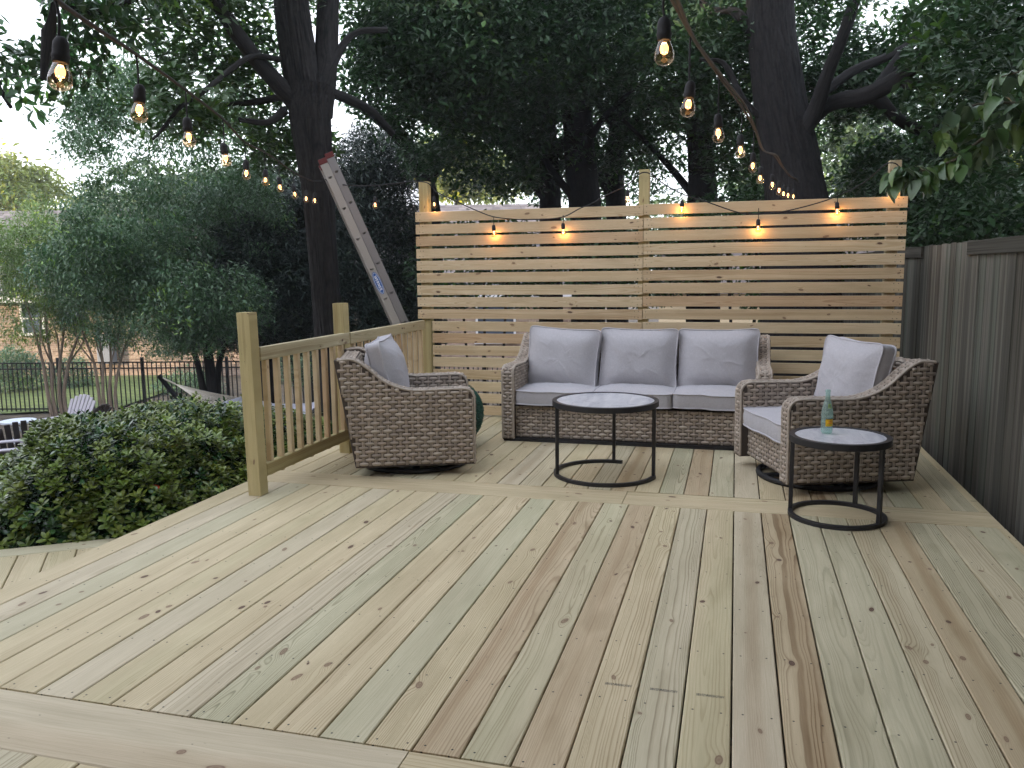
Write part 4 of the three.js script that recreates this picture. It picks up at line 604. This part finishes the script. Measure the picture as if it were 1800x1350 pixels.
{ // overhanging boughs at the top left
  const t = thing('near_oak_tree', 'oak boughs with lobed leaves hanging into the upper left corner', 'tree'), D = 6.0;
  part('trunk', bole([foot(-330, D, 150), px3(-320, 300, D, 130), px3(-260, -100, D, 110), px3(-220, -500, D, 80)], { na: 40, ridge: 5, depth: 0.015 }), barkMat, t);
  const L = (pts) => part('limb', bole(pts, { na: 14, step: 0.1 }), barkMat, t);
  L([px3(-280, 60, D, 50), px3(-100, -60, D, 34), px3(90, -30, D - 0.2, 26), px3(85, 60, D - 0.2, 20), px3(75, 140, D - 0.2, 8)]); L([px3(60, -50, D, 20), px3(130, 20, D, 12), px3(200, 12, D, 11), px3(255, -10, D, 6)]); L([px3(270, -30, D + 0.3, 6), px3(277, 20, D + 0.3, 3.5), px3(262, 33, D + 0.3, 3), px3(205, 35, D + 0.3, 2)]); L([px3(80, 120, D, 8), px3(102, 150, D, 4), px3(95, 178, D, 3)]); L([px3(-150, 20, D, 20), px3(-40, 100, D, 10), px3(20, 190, D, 5)]);
  crown(t, [blob(30, 60, D, 95, 75, 0.6, 130, 0.02), blob(40, 185, D, 75, 45, 0.5, 85, -0.05), blob(-70, 120, D, 110, 120, 0.9, 110, 0.0), blob(150, 30, D, 65, 40, 0.4, 46, 0.05), blob(240, 55, D + 0.3, 40, 18, 0.3, 15, 0), blob(130, 120, D, 32, 22, 0.3, 16, -0.05), blob(60, -120, D - 0.6, 220, 80, 1, 160, 0)], spray(16, 10, 0.12, 0.085, 0.048), LM.oakDark, 1011, { freq: 1.9 });
}
{ // stand of dark trunks behind the screen
  const spec = [['slender dark trunked tree behind the middle of the screen, leftmost of its stand', 13.6, [[968, 36], [965, 30], [950, 24]], [[620, 400, 0]]], ['stoutest dark trunk behind the middle screen post', 13.2, [[1032, 52], [1020, 50], [1000, 44]], []], ['dark trunk just left of the middle screen post, leaning out rightward', 14.2, [[1085, 32], [1080, 30], [1120, 24]], []], ['straight dark trunk right of the middle screen post', 13.0, [[1236, 50], [1232, 40], [1215, 34]], []]];
  spec.forEach(([label, D, c]) => {
    const t = thing('hardwood_tree', label, 'tree');
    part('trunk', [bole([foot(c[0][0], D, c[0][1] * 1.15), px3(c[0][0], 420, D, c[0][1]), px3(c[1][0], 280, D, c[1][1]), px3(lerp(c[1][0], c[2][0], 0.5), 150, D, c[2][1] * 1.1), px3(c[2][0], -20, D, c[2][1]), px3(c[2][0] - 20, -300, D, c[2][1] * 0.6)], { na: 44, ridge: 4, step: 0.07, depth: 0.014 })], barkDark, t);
    const x = c[1][0];
    srand(D * 100); for (let i = 0; i < 4; i++) { const s = i % 2 ? 1 : -1, y = 300 - i * 70; part('limb', bole([px3(x, y + 60, D, 16), px3(x + s * rr(30, 60), y - 10, D + rr(-0.3, 0.3), 11), px3(x + s * rr(90, 150), y - 90, D + rr(-0.7, 0.7), 6)], { na: 10, step: 0.15 }), barkDark, t); }
    crown(t, [blob(c[2][0] - 60, 80, D, 180, 130, 2.0, 640, -0.32), blob(c[2][0] + 40, -60, D, 220, 140, 2.4, 460, -0.2), blob(c[1][0], 235, D + 0.6, 130, 80, 1.2, 330, -0.1), blob(c[1][0] + 10, 310, D + 1.5, 120, 50, 1.0, 150, 0.02)], S.oak2, LM.oakDark, 1100 + Math.round(D * 10), {});
  });
  const t = thing('broad_tree', 'broad leafed dark tree filling the sky left of the middle trunks', 'tree'), D = 11.2;
  part('trunk', bole([foot(745, 14.5, 40), px3(760, 400, 14, 34), px3(740, 300, 13, 30), px3(690, 225, 12.4, 26), px3(640, 190, 12, 18)], { na: 24, ridge: 4 }), barkDark, t); part('limb', bole([px3(745, 330, 13.4, 30), px3(800, 200, 12.6, 24), px3(830, 60, 12, 18), px3(840, -100, 11.5, 12)], { na: 18 }), barkDark, t);
  crown(t, [blob(800, 70, D, 170, 140, 1.4, 1900, -0.36), blob(930, 60, D + 0.5, 160, 130, 1.4, 1200, -0.34), blob(690, 110, D, 85, 100, 1.0, 420, -0.08), blob(750, 225, D + 1, 130, 65, 1.0, 620, -0.15), blob(850, 270, D + 2, 160, 65, 1.2, 720, -0.1), blob(810, -100, D, 260, 90, 2, 900, -0.2)], S.oak2, LM.oakDark, 1201);
}
{ // big oak at the right
  const t = thing('large_oak_tree', 'large oak with long sweeping limbs behind the right end of the screen', 'tree'), D = 10.6;
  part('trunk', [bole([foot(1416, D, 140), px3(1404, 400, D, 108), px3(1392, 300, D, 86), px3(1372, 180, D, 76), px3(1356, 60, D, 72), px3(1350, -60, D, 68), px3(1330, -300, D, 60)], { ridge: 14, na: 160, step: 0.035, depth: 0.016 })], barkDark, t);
  const L = (pts, o) => part('limb', bole(pts, { na: 20, step: 0.09, ridge: 4, depth: 0.007, ...o }), barkDark, t);
  L([px3(1378, 280, D, 32), px3(1430, 200, D - 0.2, 24), px3(1455, 130, D - 0.4, 19), px3(1490, 40, D - 0.6, 18), px3(1520, -60, D - 0.8, 14)]);
  L([px3(1395, 240, D, 34), px3(1455, 185, D - 0.1, 22), px3(1530, 165, D - 0.3, 25), px3(1590, 130, D - 0.5, 26), px3(1650, 75, D - 0.7, 22), px3(1740, 45, D - 1, 19), px3(1850, 0, D - 1.3, 15)]);
  L([px3(1545, 150, D - 0.3, 16), px3(1590, 90, D, 13), px3(1660, 30, D + 0.3, 15), px3(1760, 2, D + 0.4, 12), px3(1860, -20, D + 0.5, 8)]);
  L([px3(1450, 160, D - 0.2, 16), px3(1500, 125, D, 13), px3(1570, 95, D + 0.3, 12), px3(1680, 25, D + 0.6, 10)]);
  L([px3(1500, 180, D + 0.3, 18), px3(1540, 175, D + 0.3, 20), px3(1580, 210, D + 0.4, 18), px3(1640, 240, D + 0.8, 14)]);
  L([px3(1590, 148, D - 0.5, 16), px3(1640, 150, D - 0.6, 13), px3(1700, 160, D - 0.8, 9), px3(1760, 155, D - 0.9, 5)]);
  L([px3(1350, 100, D, 22), px3(1290, 20, D, 16), px3(1255, 20, D, 12), px3(1220, -10, D, 9)]);
  L([px3(1372, 230, D, 12), px3(1310, 180, D - 0.2, 9), px3(1270, 110, D - 0.3, 8), px3(1230, 105, D - 0.4, 5)]);
  crown(t, [blob(1570, 20, D, 160, 80, 1.6, 520, -0.08), blob(1740, 120, D, 140, 110, 1.4, 640, -0.16), blob(1440, 60, D + 1.2, 150, 110, 1.0, 520, -0.1), blob(1230, 80, D + 0.8, 120, 130, 1.0, 560, -0.2), blob(1300, 220, D + 1.6, 90, 90, 0.9, 260, 0.0), blob(1500, -130, D - 0.8, 420, 120, 2.4, 700, -0.05), blob(1490, 200, D + 1.5, 110, 90, 0.8, 420, -0.12), blob(1880, 60, D - 2.5, 200, 200, 2, 700, -0.1), blob(1600, 250, D + 2, 140, 70, 1.0, 420, -0.15)], S.oak, LM.oakDark, 1301);
}
{ // dark undergrowth and trees behind the fence at the right
  const t = thing('dark_tree', 'dense dark tree behind the grey board fence at the right edge', 'tree'), D = 11.5;
  part('trunk', bole([foot(1660, D, 40), px3(1650, 350, D, 34), px3(1655, 200, D, 26)], { na: 18 }), barkDark, t);
  crown(t, [blob(1640, 360, D, 100, 90, 1.2, 900, -0.35), blob(1760, 400, D - 1, 120, 70, 1.0, 520, -0.1), blob(1740, 290, D + 1, 120, 70, 1.2, 380, -0.02), blob(1560, 330, D + 1.5, 70, 80, 0.8, 420, -0.3), blob(1900, 300, D - 2, 140, 140, 1.5, 420, -0.1)], S.oak2, LM.oakDark, 1401);
}
{ // tree with small blue-green leaves at the left, and dark cedars between
  const t = thing('elm_tree', 'small leafed blue green tree left of the ladder oak', 'tree'), D = 12.5;
  part('trunk', [bole([foot(372, D, 22), px3(368, 640, D, 16), px3(358, 575, D, 12), px3(345, 500, D, 9), px3(330, 430, D, 5)], { na: 12 }), bole([foot(366, D, 18), px3(350, 650, D, 10), px3(335, 600, D, 9), px3(290, 480, D, 8)], { na: 10 }), bole([foot(376, D, 16), px3(384, 650, D, 10), px3(400, 580, D, 9), px3(420, 480, D, 8)], { na: 10 })], barkDark, t);
  crown(t, [blob(290, 250, D, 130, 110, 1.5, 1300, -0.12), blob(260, 400, D, 120, 90, 1.3, 1300, -0.2), blob(370, 360, D + 0.4, 110, 110, 1.3, 1200, -0.2), blob(360, 540, D - 0.6, 95, 80, 1.0, 900, -0.1), blob(225, 180, D, 90, 50, 1.0, 300, 0), blob(200, 480, D, 110, 70, 1.0, 700, -0.15), blob(330, 180, D + 0.5, 110, 80, 1.2, 600, -0.05)], S.fine, LM.fine, 1501, { droop: 0.3, freq: 1.3 });
  const c = thing('cedar_tree', 'dark dense cedar filling the space behind the ladder', 'tree'), E = 14;
  part('trunk', bole([foot(650, E, 36), px3(650, 450, E, 26), px3(650, 250, E, 12)], { na: 14 }), barkDark, c);
  crown(c, [blob(660, 460, E, 95, 170, 1.3, 2300, -0.42), blob(655, 320, E, 75, 90, 1.0, 700, -0.2), blob(690, 560, E, 90, 90, 1.3, 700, -0.4)], S.cedar, LM.cedar, 1511, { freq: 1.6 });
  const c2 = thing('cedar_tree', 'dark spreading cedar left of the ladder oak trunk', 'tree');
  part('trunk', bole([foot(470, E, 36), px3(468, 450, E, 26), px3(465, 300, E, 12)], { na: 14 }), barkDark, c2);
  crown(c2, [blob(470, 500, E, 110, 120, 1.4, 2200, -0.42), blob(470, 380, E + 0.5, 100, 90, 1.3, 900, -0.25), blob(540, 470, E + 0.6, 80, 150, 1.0, 1300, -0.4), blob(400, 560, E + 0.5, 90, 60, 1.2, 600, -0.3)], S.cedar, LM.cedar, 1521, { freq: 1.6 });
}
{ // crape myrtles with several thin pale stems
  const my = (label, px, D, spread, w, blobs, sd, s0, lm = LM.fine) => { const t = thing('multi_stem_tree', label, 'tree', V(0, 0, 0)); srand(sd); for (let i = 0; i < s0; i++) { const a = px + (i - (s0 - 1) / 2) * spread, lean = (i - (s0 - 1) / 2) * spread * 2.2; part('trunk', bole([foot(a, D, w), px3(a + gauss() * 3, 700, D, w), px3(a + lean * 0.3, 640, D, w * 0.85), px3(a + lean * 0.9 + gauss() * 8, 585, D, w * 0.6), px3(a + lean * 1.7 + gauss() * 12, 500, D, w * 0.35)], { na: 9, step: 0.15, sd: i }), barkPale, t); part('limb', bole([px3(a + lean * 0.3, 640, D, w * 0.5), px3(a + lean * 0.5 + gauss() * 25, 590, D + gauss() * 0.3, w * 0.4), px3(a + lean + gauss() * 50, 530, D + gauss() * 0.4, w * 0.22)], { na: 7, step: 0.2 }), barkPale, t); } crown(t, blobs(D), S.fine, lm, sd, { freq: 1.2 }); return t; };
  my('pale stemmed small tree behind the grey adirondack chair, at far left', 98, 20, 9, 5.5, (D) => [blob(90, 470, D, 110, 80, 1.6, 1500, -0.25), blob(40, 555, D, 75, 50, 1.0, 520, -0.12), blob(150, 560, D, 90, 50, 1.0, 620, -0.1), blob(20, 430, D, 90, 80, 1.4, 800, -0.2)], 1601, 4, LM.fresh);
  my('pale stemmed small tree between the grey chair and the hammock', 188, 19.6, 9, 5, (D) => [blob(200, 540, D, 100, 62, 1.2, 950, -0.2), blob(265, 590, D, 75, 42, 0.9, 460, -0.15), blob(180, 450, D, 90, 60, 1.2, 700, -0.2)], 1611, 4);
}
{ // trees beyond the houses, some with sunlight put into the leaf colour
  const far = (name, label, px, D, blobs, mat, sd, geo = S.far) => { const t = thing(name, label, 'tree'); part('trunk', bole([foot(px, D, 20), px3(px, 450, D, 16), px3(px + 5, 330, D, 9)], { na: 10, step: 0.5 }), barkDark, t); crown(t, blobs, geo, mat, sd, { freq: 0.5 }); };
  far('far_tree', 'hazy yellow green tree at the far left, low sunlight put into its leaf colour', 30, 40, [blob(40, 390, 40, 110, 85, 2.6, 900, -0.2), blob(-60, 350, 40, 110, 90, 2.6, 700, -0.2), blob(110, 420, 41, 80, 70, 2.4, 500, -0.15)], LM.lit, 1701);
  far('far_tree', 'bright yellow green tree rising behind the grey shingle roof', 800, 38, [blob(800, 295, 38, 75, 55, 2.5, 620, -0.25), blob(880, 310, 38, 60, 40, 2.2, 260, -0.1)], LM.lit, 1711);
  far('far_tree', 'green tree filling the gaps beyond the middle trunks', 1080, 32, [blob(1060, 450, 32, 160, 80, 3, 600, -0.2), blob(1180, 400, 32, 90, 50, 2.5, 160, 0), blob(960, 440, 32, 120, 60, 2.5, 400, -0.1)], LM.mid, 1721);
  far('far_tree', 'green tree beyond the large oak, seen between its limbs', 1500, 30, [blob(1450, 330, 30, 160, 90, 3, 800, -0.15), blob(1600, 360, 30, 160, 90, 3, 700, -0.15), blob(1480, 200, 30, 110, 70, 2.5, 320, 0)], LM.mid, 1731);
  far('far_tree', 'yellowish tree beyond the board fence at the right, sunlight put into its leaf colour', 1730, 27, [blob(1730, 330, 27, 110, 90, 2.5, 560, -0.1), blob(1850, 360, 27, 100, 90, 2.5, 400, -0.1)], LM.lit, 1741);
  far('far_tree', 'dark green tree behind the brick house roof, left of the ladder', 480, 33, [blob(430, 400, 33, 180, 100, 3, 1100, -0.3), blob(600, 420, 33, 120, 90, 3, 700, -0.3), blob(300, 380, 33, 130, 90, 3, 700, -0.25)], LM.mid, 1751);
  // low shrubs along the house
  [['round dark shrub against the brick wall at far left', 20, 650, 27, 50, 34, 300], ['round dark shrub against the brick wall behind the grey chair', 118, 662, 27, 42, 32, 260], ['low dark shrub against the brick wall behind the hammock', 330, 680, 24, 60, 26, 260], ['dark shrub under the roof edge behind the railing', 560, 640, 20, 90, 40, 420]].forEach(([label, px, py, D, rx, ry, n], i) => { const t = thing('round_shrub', label, 'shrub'); const b = blob(px, py, D, rx, ry, 0.6, n, -0.5); crown(t, [b], S.fine, LM.fine, 1801 + i, { name: 'foliage', scale: 1.3 }); part('stems', [rod(b.c.clone().add(V(0, -0.9, 0)), b.c, 0.03)], barkDark, t); });
}
{ // leafy branch with large leaves hanging over the fence
  const t = thing('leafy_branch', 'branch of large rounded leaves reaching over the right fence', 'branch'), wood = std({ color: srgb(84, 80, 66), roughness: 0.9 });
  srand(1901); const D = 5.2, A = [px3(1960, 120, 5.0, 14), px3(1840, 190, D, 9), px3(1740, 235, D, 6), px3(1670, 285, D, 4), px3(1600, 303, D, 2.6), px3(1570, 300, D, 1.8)];
  const B = [px3(1840, 190, D, 7), px3(1760, 180, D, 4), px3(1700, 190, D, 3), px3(1660, 240, D, 2)], C = [px3(1900, 150, D, 7), px3(1830, 120, D, 4), px3(1760, 135, D, 2.5)];
  [A, B, C].forEach((p) => part('twig', bole(p, { na: 8, step: 0.06 }), wood, t));
  const mats = [leafMat(srgb(92, 128, 72), { roughness: 0.45, transmission: 0.4 }), leafMat(srgb(100, 126, 96), { roughness: 0.5, transmission: 0.25 }), leafMat(srgb(100, 128, 64), { roughness: 0.45, transmission: 0.3 })];
  const geos = [0, 1, 2].map((k) => { const g = leafGeo(0.125, 0.078 + k * 0.008, 0.2 + k * 0.2, -0.3 - 0.12 * k, 8); const p = g.attributes.position; for (let i = 0; i < p.count; i++) p.setY(i, p.getY(i) + 0.004 * Math.sin(p.getX(i) * 90) * Math.abs(p.getZ(i)) * 20); g.computeVertexNormals(); return g; });
  const sp = [A, B, C].map((p) => new THREE.CatmullRomCurve3(p.map((q) => V(q[0], q[1], q[2]))));
  const e = new THREE.Euler();
  for (let i = 0; i < 210; i++) { const k = i % 5 < 3 ? 0 : i % 5 - 2, s = k === 0 ? rr(0.2, 0.94) : rr(0.1, 1), p = sp[k].getPoint(s), m = new THREE.Mesh(geos[i % 3], mats[Math.floor(rnd() * 3)]); e.set(gauss() * 0.6, rnd() * 6.283, rr(-1.1, -0.1), 'YZX'); m.rotation.copy(e); m.position.copy(p).add(V(gauss() * 0.05, gauss() * 0.04 - 0.01, gauss() * 0.07)); m.scale.setScalar(rr(0.6, 1.0)); m.name = 'leaf'; m.castShadow = m.receiveShadow = true; t.add(m); }
}
{ // out of view trees placed to dapple the brick wall and darken the deck
  const t = thing('unseen_shade_tree', 'unseen loose crowned tree at left, placed to dapple the sun on the brick house', 'tree', V(0, 0, 0));
  part('trunk', bole([[-26, -2.2, -9.5, 0.24], [-26, 2, -9.5, 0.2], [-25.8, 5, -9.3, 0.1]], { na: 12 }), barkDark, t);
  crown(t, [{ c: V(-26, 3.6, -9.5), r: [3.4, 3.2, 3.4], n: 700, gap: 0.02 }, { c: V(-23.2, 1.4, -12.2), r: [1.6, 1.8, 1.6], n: 160, gap: 0 }], S.far, LM.mid, 1951, { freq: 0.9, scale: 0.8 });
  const u = thing('unseen_canopy_tree', 'unseen large tree beyond the grey board fence, placed to darken the right side of the deck', 'tree', V(0, 0, 0));
  part('trunk', bole([[4.6, -0.8, -1.0, 0.26], [4.5, 2.5, -1.1, 0.22], [4.0, 5.0, -1.4, 0.16], [3.4, 7.5, -1.5, 0.08]], { na: 16 }), barkDark, u);
  part('limb', bole([[4.4, 3.6, -1.1, 0.12], [3.2, 5.2, -2.0, 0.09], [1.8, 6.0, -2.8, 0.05]], { na: 10 }), barkDark, u);
  crown(u, [{ c: V(2.7, 5.4, -1.6), r: [4.2, 1.6, 4.2], n: 4200, gap: -0.3 }, { c: V(2.6, 4.9, -4.2), r: [1.7, 0.9, 1.7], n: 900, gap: -0.3 }, { c: V(2.2, 5.6, 1.4), r: [2.6, 1.4, 1.8], n: 1100, gap: -0.3 }, { c: V(4.4, 3.2, -1.8), r: [1.8, 1.7, 3.6], n: 1500, gap: -0.3 }], S.far, LM.oakDark, 1961, { freq: 0.8, scale: 0.75 });
  // bushes behind the screen
  [['leafy dark bush behind the left half of the screen', 850, 470, 12.5, 130, 80, 620, -0.1], ['leafy dark bush behind the right half of the screen', 1330, 440, 11.5, 150, 100, 1100, -0.25], ['leafy dark bush behind the middle screen post', 1060, 480, 12.5, 130, 90, 760, -0.2]].forEach(([label, px, py, D, rx, ry, n, gap], i) => { const q = thing('leafy_bush', label, 'bush'), b = blob(px, py, D, rx, ry, 0.8, n, gap); crown(q, [b], S.oak2, LM.oakDark, 1971 + i, { name: 'foliage' }); part('stems', [0, 1, 2].map((k) => rod(V(b.c.x + (k - 1) * 0.2, groundY(b.c.x, b.c.z), b.c.z), b.c.clone().add(V((k - 1) * 0.4, 0.3, 0)), 0.02)), barkDark, q); });
}
// ---------------------------------------------------------------- ladder
{
  const t = thing('extension_ladder', 'aluminium extension ladder with red end caps leaning on the forked oak', 'ladder'), D = 7.95;
  const alu = std({ color: srgb(164, 161, 156), roughness: 0.55, metalness: 0.15 }), dull = std({ color: srgb(138, 136, 136), roughness: 0.55, metalness: 0.15 }), red = std({ color: srgb(96, 34, 32), roughness: 0.6 }), dark = std({ color: srgb(16, 16, 18), roughness: 0.8 });
  const top = at(561, 286, D), low = at(691, 572, D), dir = low.clone().sub(top); // along the rail, downward
  dir.normalize(); const view = V(top.x, 0, top.z).normalize(), across = new THREE.Vector3().crossVectors(view, dir).normalize(), away = new THREE.Vector3().crossVectors(dir, across).normalize(); if (across.x < 0) across.negate(); if (away.dot(view) < 0) away.negate();
  const L = 4.15, frame = (o) => { const m = new THREE.Matrix4().makeBasis(across, dir.clone().negate(), new THREE.Vector3().crossVectors(across, dir.clone().negate())); o.applyMatrix4(m); return o; };
  const fly = (off, mat, depth0, width, len, down) => { // one section: two C rails, rungs, caps
    for (const k of [0, 1]) { const w = 0.074, sh = new THREE.Shape(); sh.moveTo(0, 0); sh.lineTo(w, 0); sh.lineTo(w, -len); sh.lineTo(0, -len); sh.closePath();
      for (let i = 0; i * 0.305 + 0.16 < len; i++) { const y = -(0.15 + i * 0.305), hole = new THREE.Path(); hole.absarc(w / 2, y, 0.019, Math.PI, Math.PI * 2, false); hole.lineTo(w / 2 - 0.019, y); sh.holes.push(hole); }
      const g = new THREE.ExtrudeGeometry(sh, { depth: 0.004, bevelEnabled: false, curveSegments: 8 }), fl = [box(0.004, len, 0.03, 0.002, -len / 2, k ? 0.019 : -0.015), box(0.004, len, 0.03, w - 0.002, -len / 2, k ? 0.019 : -0.015)], z = -(depth0 + k * width);
      [g, ...fl].forEach((q) => q.translate(off, -down, z));
      part('side_rail', [g, ...fl].map(frame).map((q) => q.translate(top.x, top.y, top.z)), mat, t);
      part('end_cap', frame(new RoundedBoxGeometry(w + 0.006, 0.05, 0.04, 2, 0.006).translate(off + w / 2, -down - 0.0, z + (k ? 0.014 : -0.01))).translate(top.x, top.y, top.z), red, t); }
    for (let i = 0; i * 0.305 + 0.16 < len; i++) part('rung', [frame(new THREE.CylinderGeometry(0.0165, 0.0165, width, 14, 1, true, Math.PI / 2, Math.PI).rotateX(Math.PI / 2).rotateZ(Math.PI / 2 * 0).translate(off + 0.037, -(0.15 + i * 0.305) - down, -(depth0 + width / 2))), frame(box(0.033, 0.002, width, off + 0.037, -(0.149 + i * 0.305) - down, -(depth0 + width / 2)))].map((q) => q.translate(top.x, top.y, top.z)), dull, t);
  };
  fly(0, alu, 0, 0.40, L, 0); fly(0.079, dull, 0.02, 0.36, L, -0.03);
  const c = document.createElement('canvas'); c.width = 512; c.height = 160; const g = c.getContext('2d'); g.fillStyle = '#2f5ea8'; g.fillRect(0, 0, 512, 160); g.strokeStyle = '#dfe6ee'; g.lineWidth = 9; g.beginPath(); g.ellipse(256, 80, 236, 64, 0, 0, 7); g.stroke(); g.fillStyle = '#f2f4f6'; g.font = 'bold 84px sans-serif'; g.textAlign = 'center'; g.fillText('WERNER', 256, 110);
  const lt = new THREE.CanvasTexture(c); lt.colorSpace = THREE.SRGBColorSpace;
  const el = new THREE.CircleGeometry(1, 48).scale(0.112, 0.034, 1).rotateZ(-Math.PI / 2).translate(0.037, -1.215, 0.0065); part('sticker', frame(el).translate(top.x, top.y, top.z), std({ map: lt, roughness: 0.5, side: THREE.DoubleSide }), t);
}
// ---------------------------------------------------------------- string lights
const BULB = (() => {
  const prof = [[0.0125, 0], [0.0135, -0.005], [0.0165, -0.015], [0.0215, -0.028], [0.0242, -0.040], [0.0235, -0.049], [0.0185, -0.058], [0.010, -0.063], [0, -0.064]].map(([x, y]) => new THREE.Vector2(x, y)).reverse();
  const glass = new THREE.LatheGeometry(new THREE.SplineCurve(prof).getPoints(18).map((p) => new THREE.Vector2(Math.max(0, p.x), p.y)), 28);
  const sock = new THREE.LatheGeometry([[0, 0.047], [0.007, 0.047], [0.011, 0.044], [0.0155, 0.036], [0.0168, 0.026], [0.0168, 0.012], [0.0185, 0.010], [0.0185, 0.004], [0.0172, 0.002], [0.0172, -0.006], [0.0135, -0.007], [0, -0.006]].reverse().map(([x, y]) => new THREE.Vector2(x, y)), 24);
  const fil = []; for (let i = 0; i < 6; i++) { const a = i / 6 * 6.283, b = (i + 0.5) / 6 * 6.283; fil.push(tube([V(0.0035 * Math.cos(a), -0.012, 0.0035 * Math.sin(a)), V(0.0085 * Math.cos(a), -0.022, 0.0085 * Math.sin(a)), V(0.0068 * Math.cos(b), -0.036, 0.0068 * Math.sin(b))], 0.0013, 6, 5)); }
  const stem = new THREE.CylinderGeometry(0.0018, 0.0035, 0.03, 8).translate(0, -0.02, 0);
  return { glass, sock, fil: merge(fil), stem, glow: new THREE.SphereGeometry(0.0105, 14, 10).scale(1, 1.3, 1).translate(0, -0.026, 0) };
})();
const bulbGlass = new THREE.MeshPhysicalMaterial({ color: srgb(255, 236, 214), roughness: 0.02, transmission: 1, thickness: 0, ior: 1.5, side: THREE.DoubleSide });
const filMat = new THREE.MeshStandardMaterial({ color: 0x000000, emissive: new THREE.Color(1, 0.62, 0.3), emissiveIntensity: 10 });
const glowMat = new THREE.MeshStandardMaterial({ color: 0x000000, emissive: new THREE.Color(1, 0.52, 0.2), emissiveIntensity: 2.6 });
const stemMat = std({ color: srgb(150, 120, 96), roughness: 0.3 });
function bulbAt(t, p, drop, lean = 0, watt = 0.045, hookTo) { // p: top of the socket; drop: length of lead above it
  const b = new THREE.Group(); b.name = 'bulb'; b.position.copy(p).add(V(0, -0.047, 0)); b.rotation.set(gauss() * 0.05, rnd() * 6, lean + gauss() * 0.05); t.add(b);
  part('socket', BULB.sock, M.rubber, b); part('glass', BULB.glass, bulbGlass, b); part('filament', BULB.fil, filMat, b); part('glow', BULB.glow, glowMat, b);
  const l = new THREE.PointLight(new THREE.Color(1, 0.55, 0.22), watt, 3, 2); l.position.set(0, -0.046, 0); l.castShadow = true; l.shadow.radius = 0.3; b.add(l);
  if (drop > 0) part('lead', tube([p.clone().add(V(0, -0.004, 0)), p.clone().add(V(gauss() * 0.004, drop * 0.5, gauss() * 0.004)), (hookTo ?? p.clone().add(V(0, drop, 0)))], 0.0032, 8, 6), M.rubber, t);
}
const dusty = std({ color: srgb(84, 78, 72), roughness: 0.85 });
function cable(t, pts, r = 0.0048, twin) { part('cable', tube(pts, r, pts.length * 10, 7), twin ? dusty : M.rubber, t); if (twin) part('cable', tube(pts.map((p, i) => p.clone().add(V(0.012 + 0.004 * Math.sin(i * 2.1), 0.008 * Math.cos(i * 1.7) - 0.004, 0.004))), r, pts.length * 10, 7), dusty, t); }
srand(2001);
{ // left run: from above the camera to the ladder oak
  const t = thing('string_lights', 'string of glowing bulbs running from upper left to the ladder oak', 'string lights');
  const B = [[103, 64, 2.05, 0.075], [243, 148, 2.75, 0.085], [329, 206, 3.45, 0.10], [394, 251, 4.25, 0.11], [432, 281, 5.0, 0.10], [466, 297, 5.75, 0.11], [491, 311, 6.35, 0.11], [517, 325, 6.95, 0.1], [538, 334, 7.5, 0.1], [553, 338, 7.95, 0.1]];
  const cab = [at(60, -60, 1.6)];
  B.forEach(([x, y, D, drop]) => { const p = at(x, y, D), q = p.clone().add(V(0, drop, 0)); bulbAt(t, p, drop, 0.08, 0.02); cab.push(q); });
  cab.push(at(566, 318, 8.42)); cable(t, cab, 0.0058);
}
{ // right run, doubled cable
  const t = thing('string_lights', 'string of glowing bulbs on a doubled cable running from top centre to the large oak', 'string lights');
  const B = [[1168, 30, 2.1, 0.055], [1212, 142, 2.75, 0.13], [1263, 200, 3.45, 0.13], [1302, 236, 4.25, 0.12], [1324, 268, 5.0, 0.12], [1337, 293, 5.75, 0.11], [1358, 306, 6.4, 0.13], [1370, 318, 7.0, 0.12], [1378, 325, 7.6, 0.12], [1386, 329, 8.2, 0.1], [1395, 332, 8.9, 0.1]];
  const cab = [at(1145, -60, 1.7)];
  B.forEach(([x, y, D, drop]) => { const p = at(x, y, D), q = p.clone().add(V(0.0, drop, 0)); bulbAt(t, p, drop, 0.06, 0.02); cab.push(q.clone().add(V(0.008, 0, 0))); });
  cab.push(at(1402, 320, 9.9)); cable(t, cab, 0.0052, true);
}
{ // run along the screen
  const t = thing('string_lights', 'string of glowing bulbs draped along the top of the slat screen', 'string lights');
  const z = -7.262, P = (x, y, zz = z) => onZ(x, y, zz);
  const B = [[763, 345, 0.12, -7.29], [868, 395, 0.07], [990, 392, 0.07], [1103, 334, 0.1, -7.40], [1199, 352, 0.12], [1333, 385, 0.09], [1472, 355, 0.08], [1573, 313, 0.06]];
  B.forEach(([x, y, d, zz]) => bulbAt(t, P(x, y, zz), d, 0, 0.04));
  bulbAt(t, at(659, 345, 7.5), 0.14, 0, 0.016);
  cable(t, [at(566, 312, 8.42), at(590, 323, 8.1), at(659, 326, 7.6), P(736, 319, -7.262), P(754, 323, -7.27), P(763, 334, -7.30), P(800, 353), P(840, 371), P(868, 381), P(925, 386), P(990, 381), P(1020, 366), P(1042, 357, -7.29), P(1060, 346, -7.39), P(1103, 325, -7.42), P(1124, 306, -7.30), P(1132, 303, -7.27), P(1142, 305, -7.30), P(1165, 322, -7.42), P(1200, 341, -7.30), P(1240, 354), P(1305, 375), P(1333, 376), P(1375, 372), P(1440, 356), P(1473, 344), P(1520, 320, -7.40), P(1553, 292, -7.31), P(1565, 286, -7.27), P(1578, 290, -7.27), P(1580, 305), P(1573, 313)], 0.005);
}
// ---------------------------------------------------------------- draw
const renderer = new THREE.WebGLRenderer({ antialias: true });
renderer.shadowMap.enabled = true; renderer.shadowMap.type = THREE.PCFSoftShadowMap;
renderer.toneMapping = THREE.LinearToneMapping;
renderer.toneMappingExposure = EXPOSURE;
renderer.render(scene, camera);
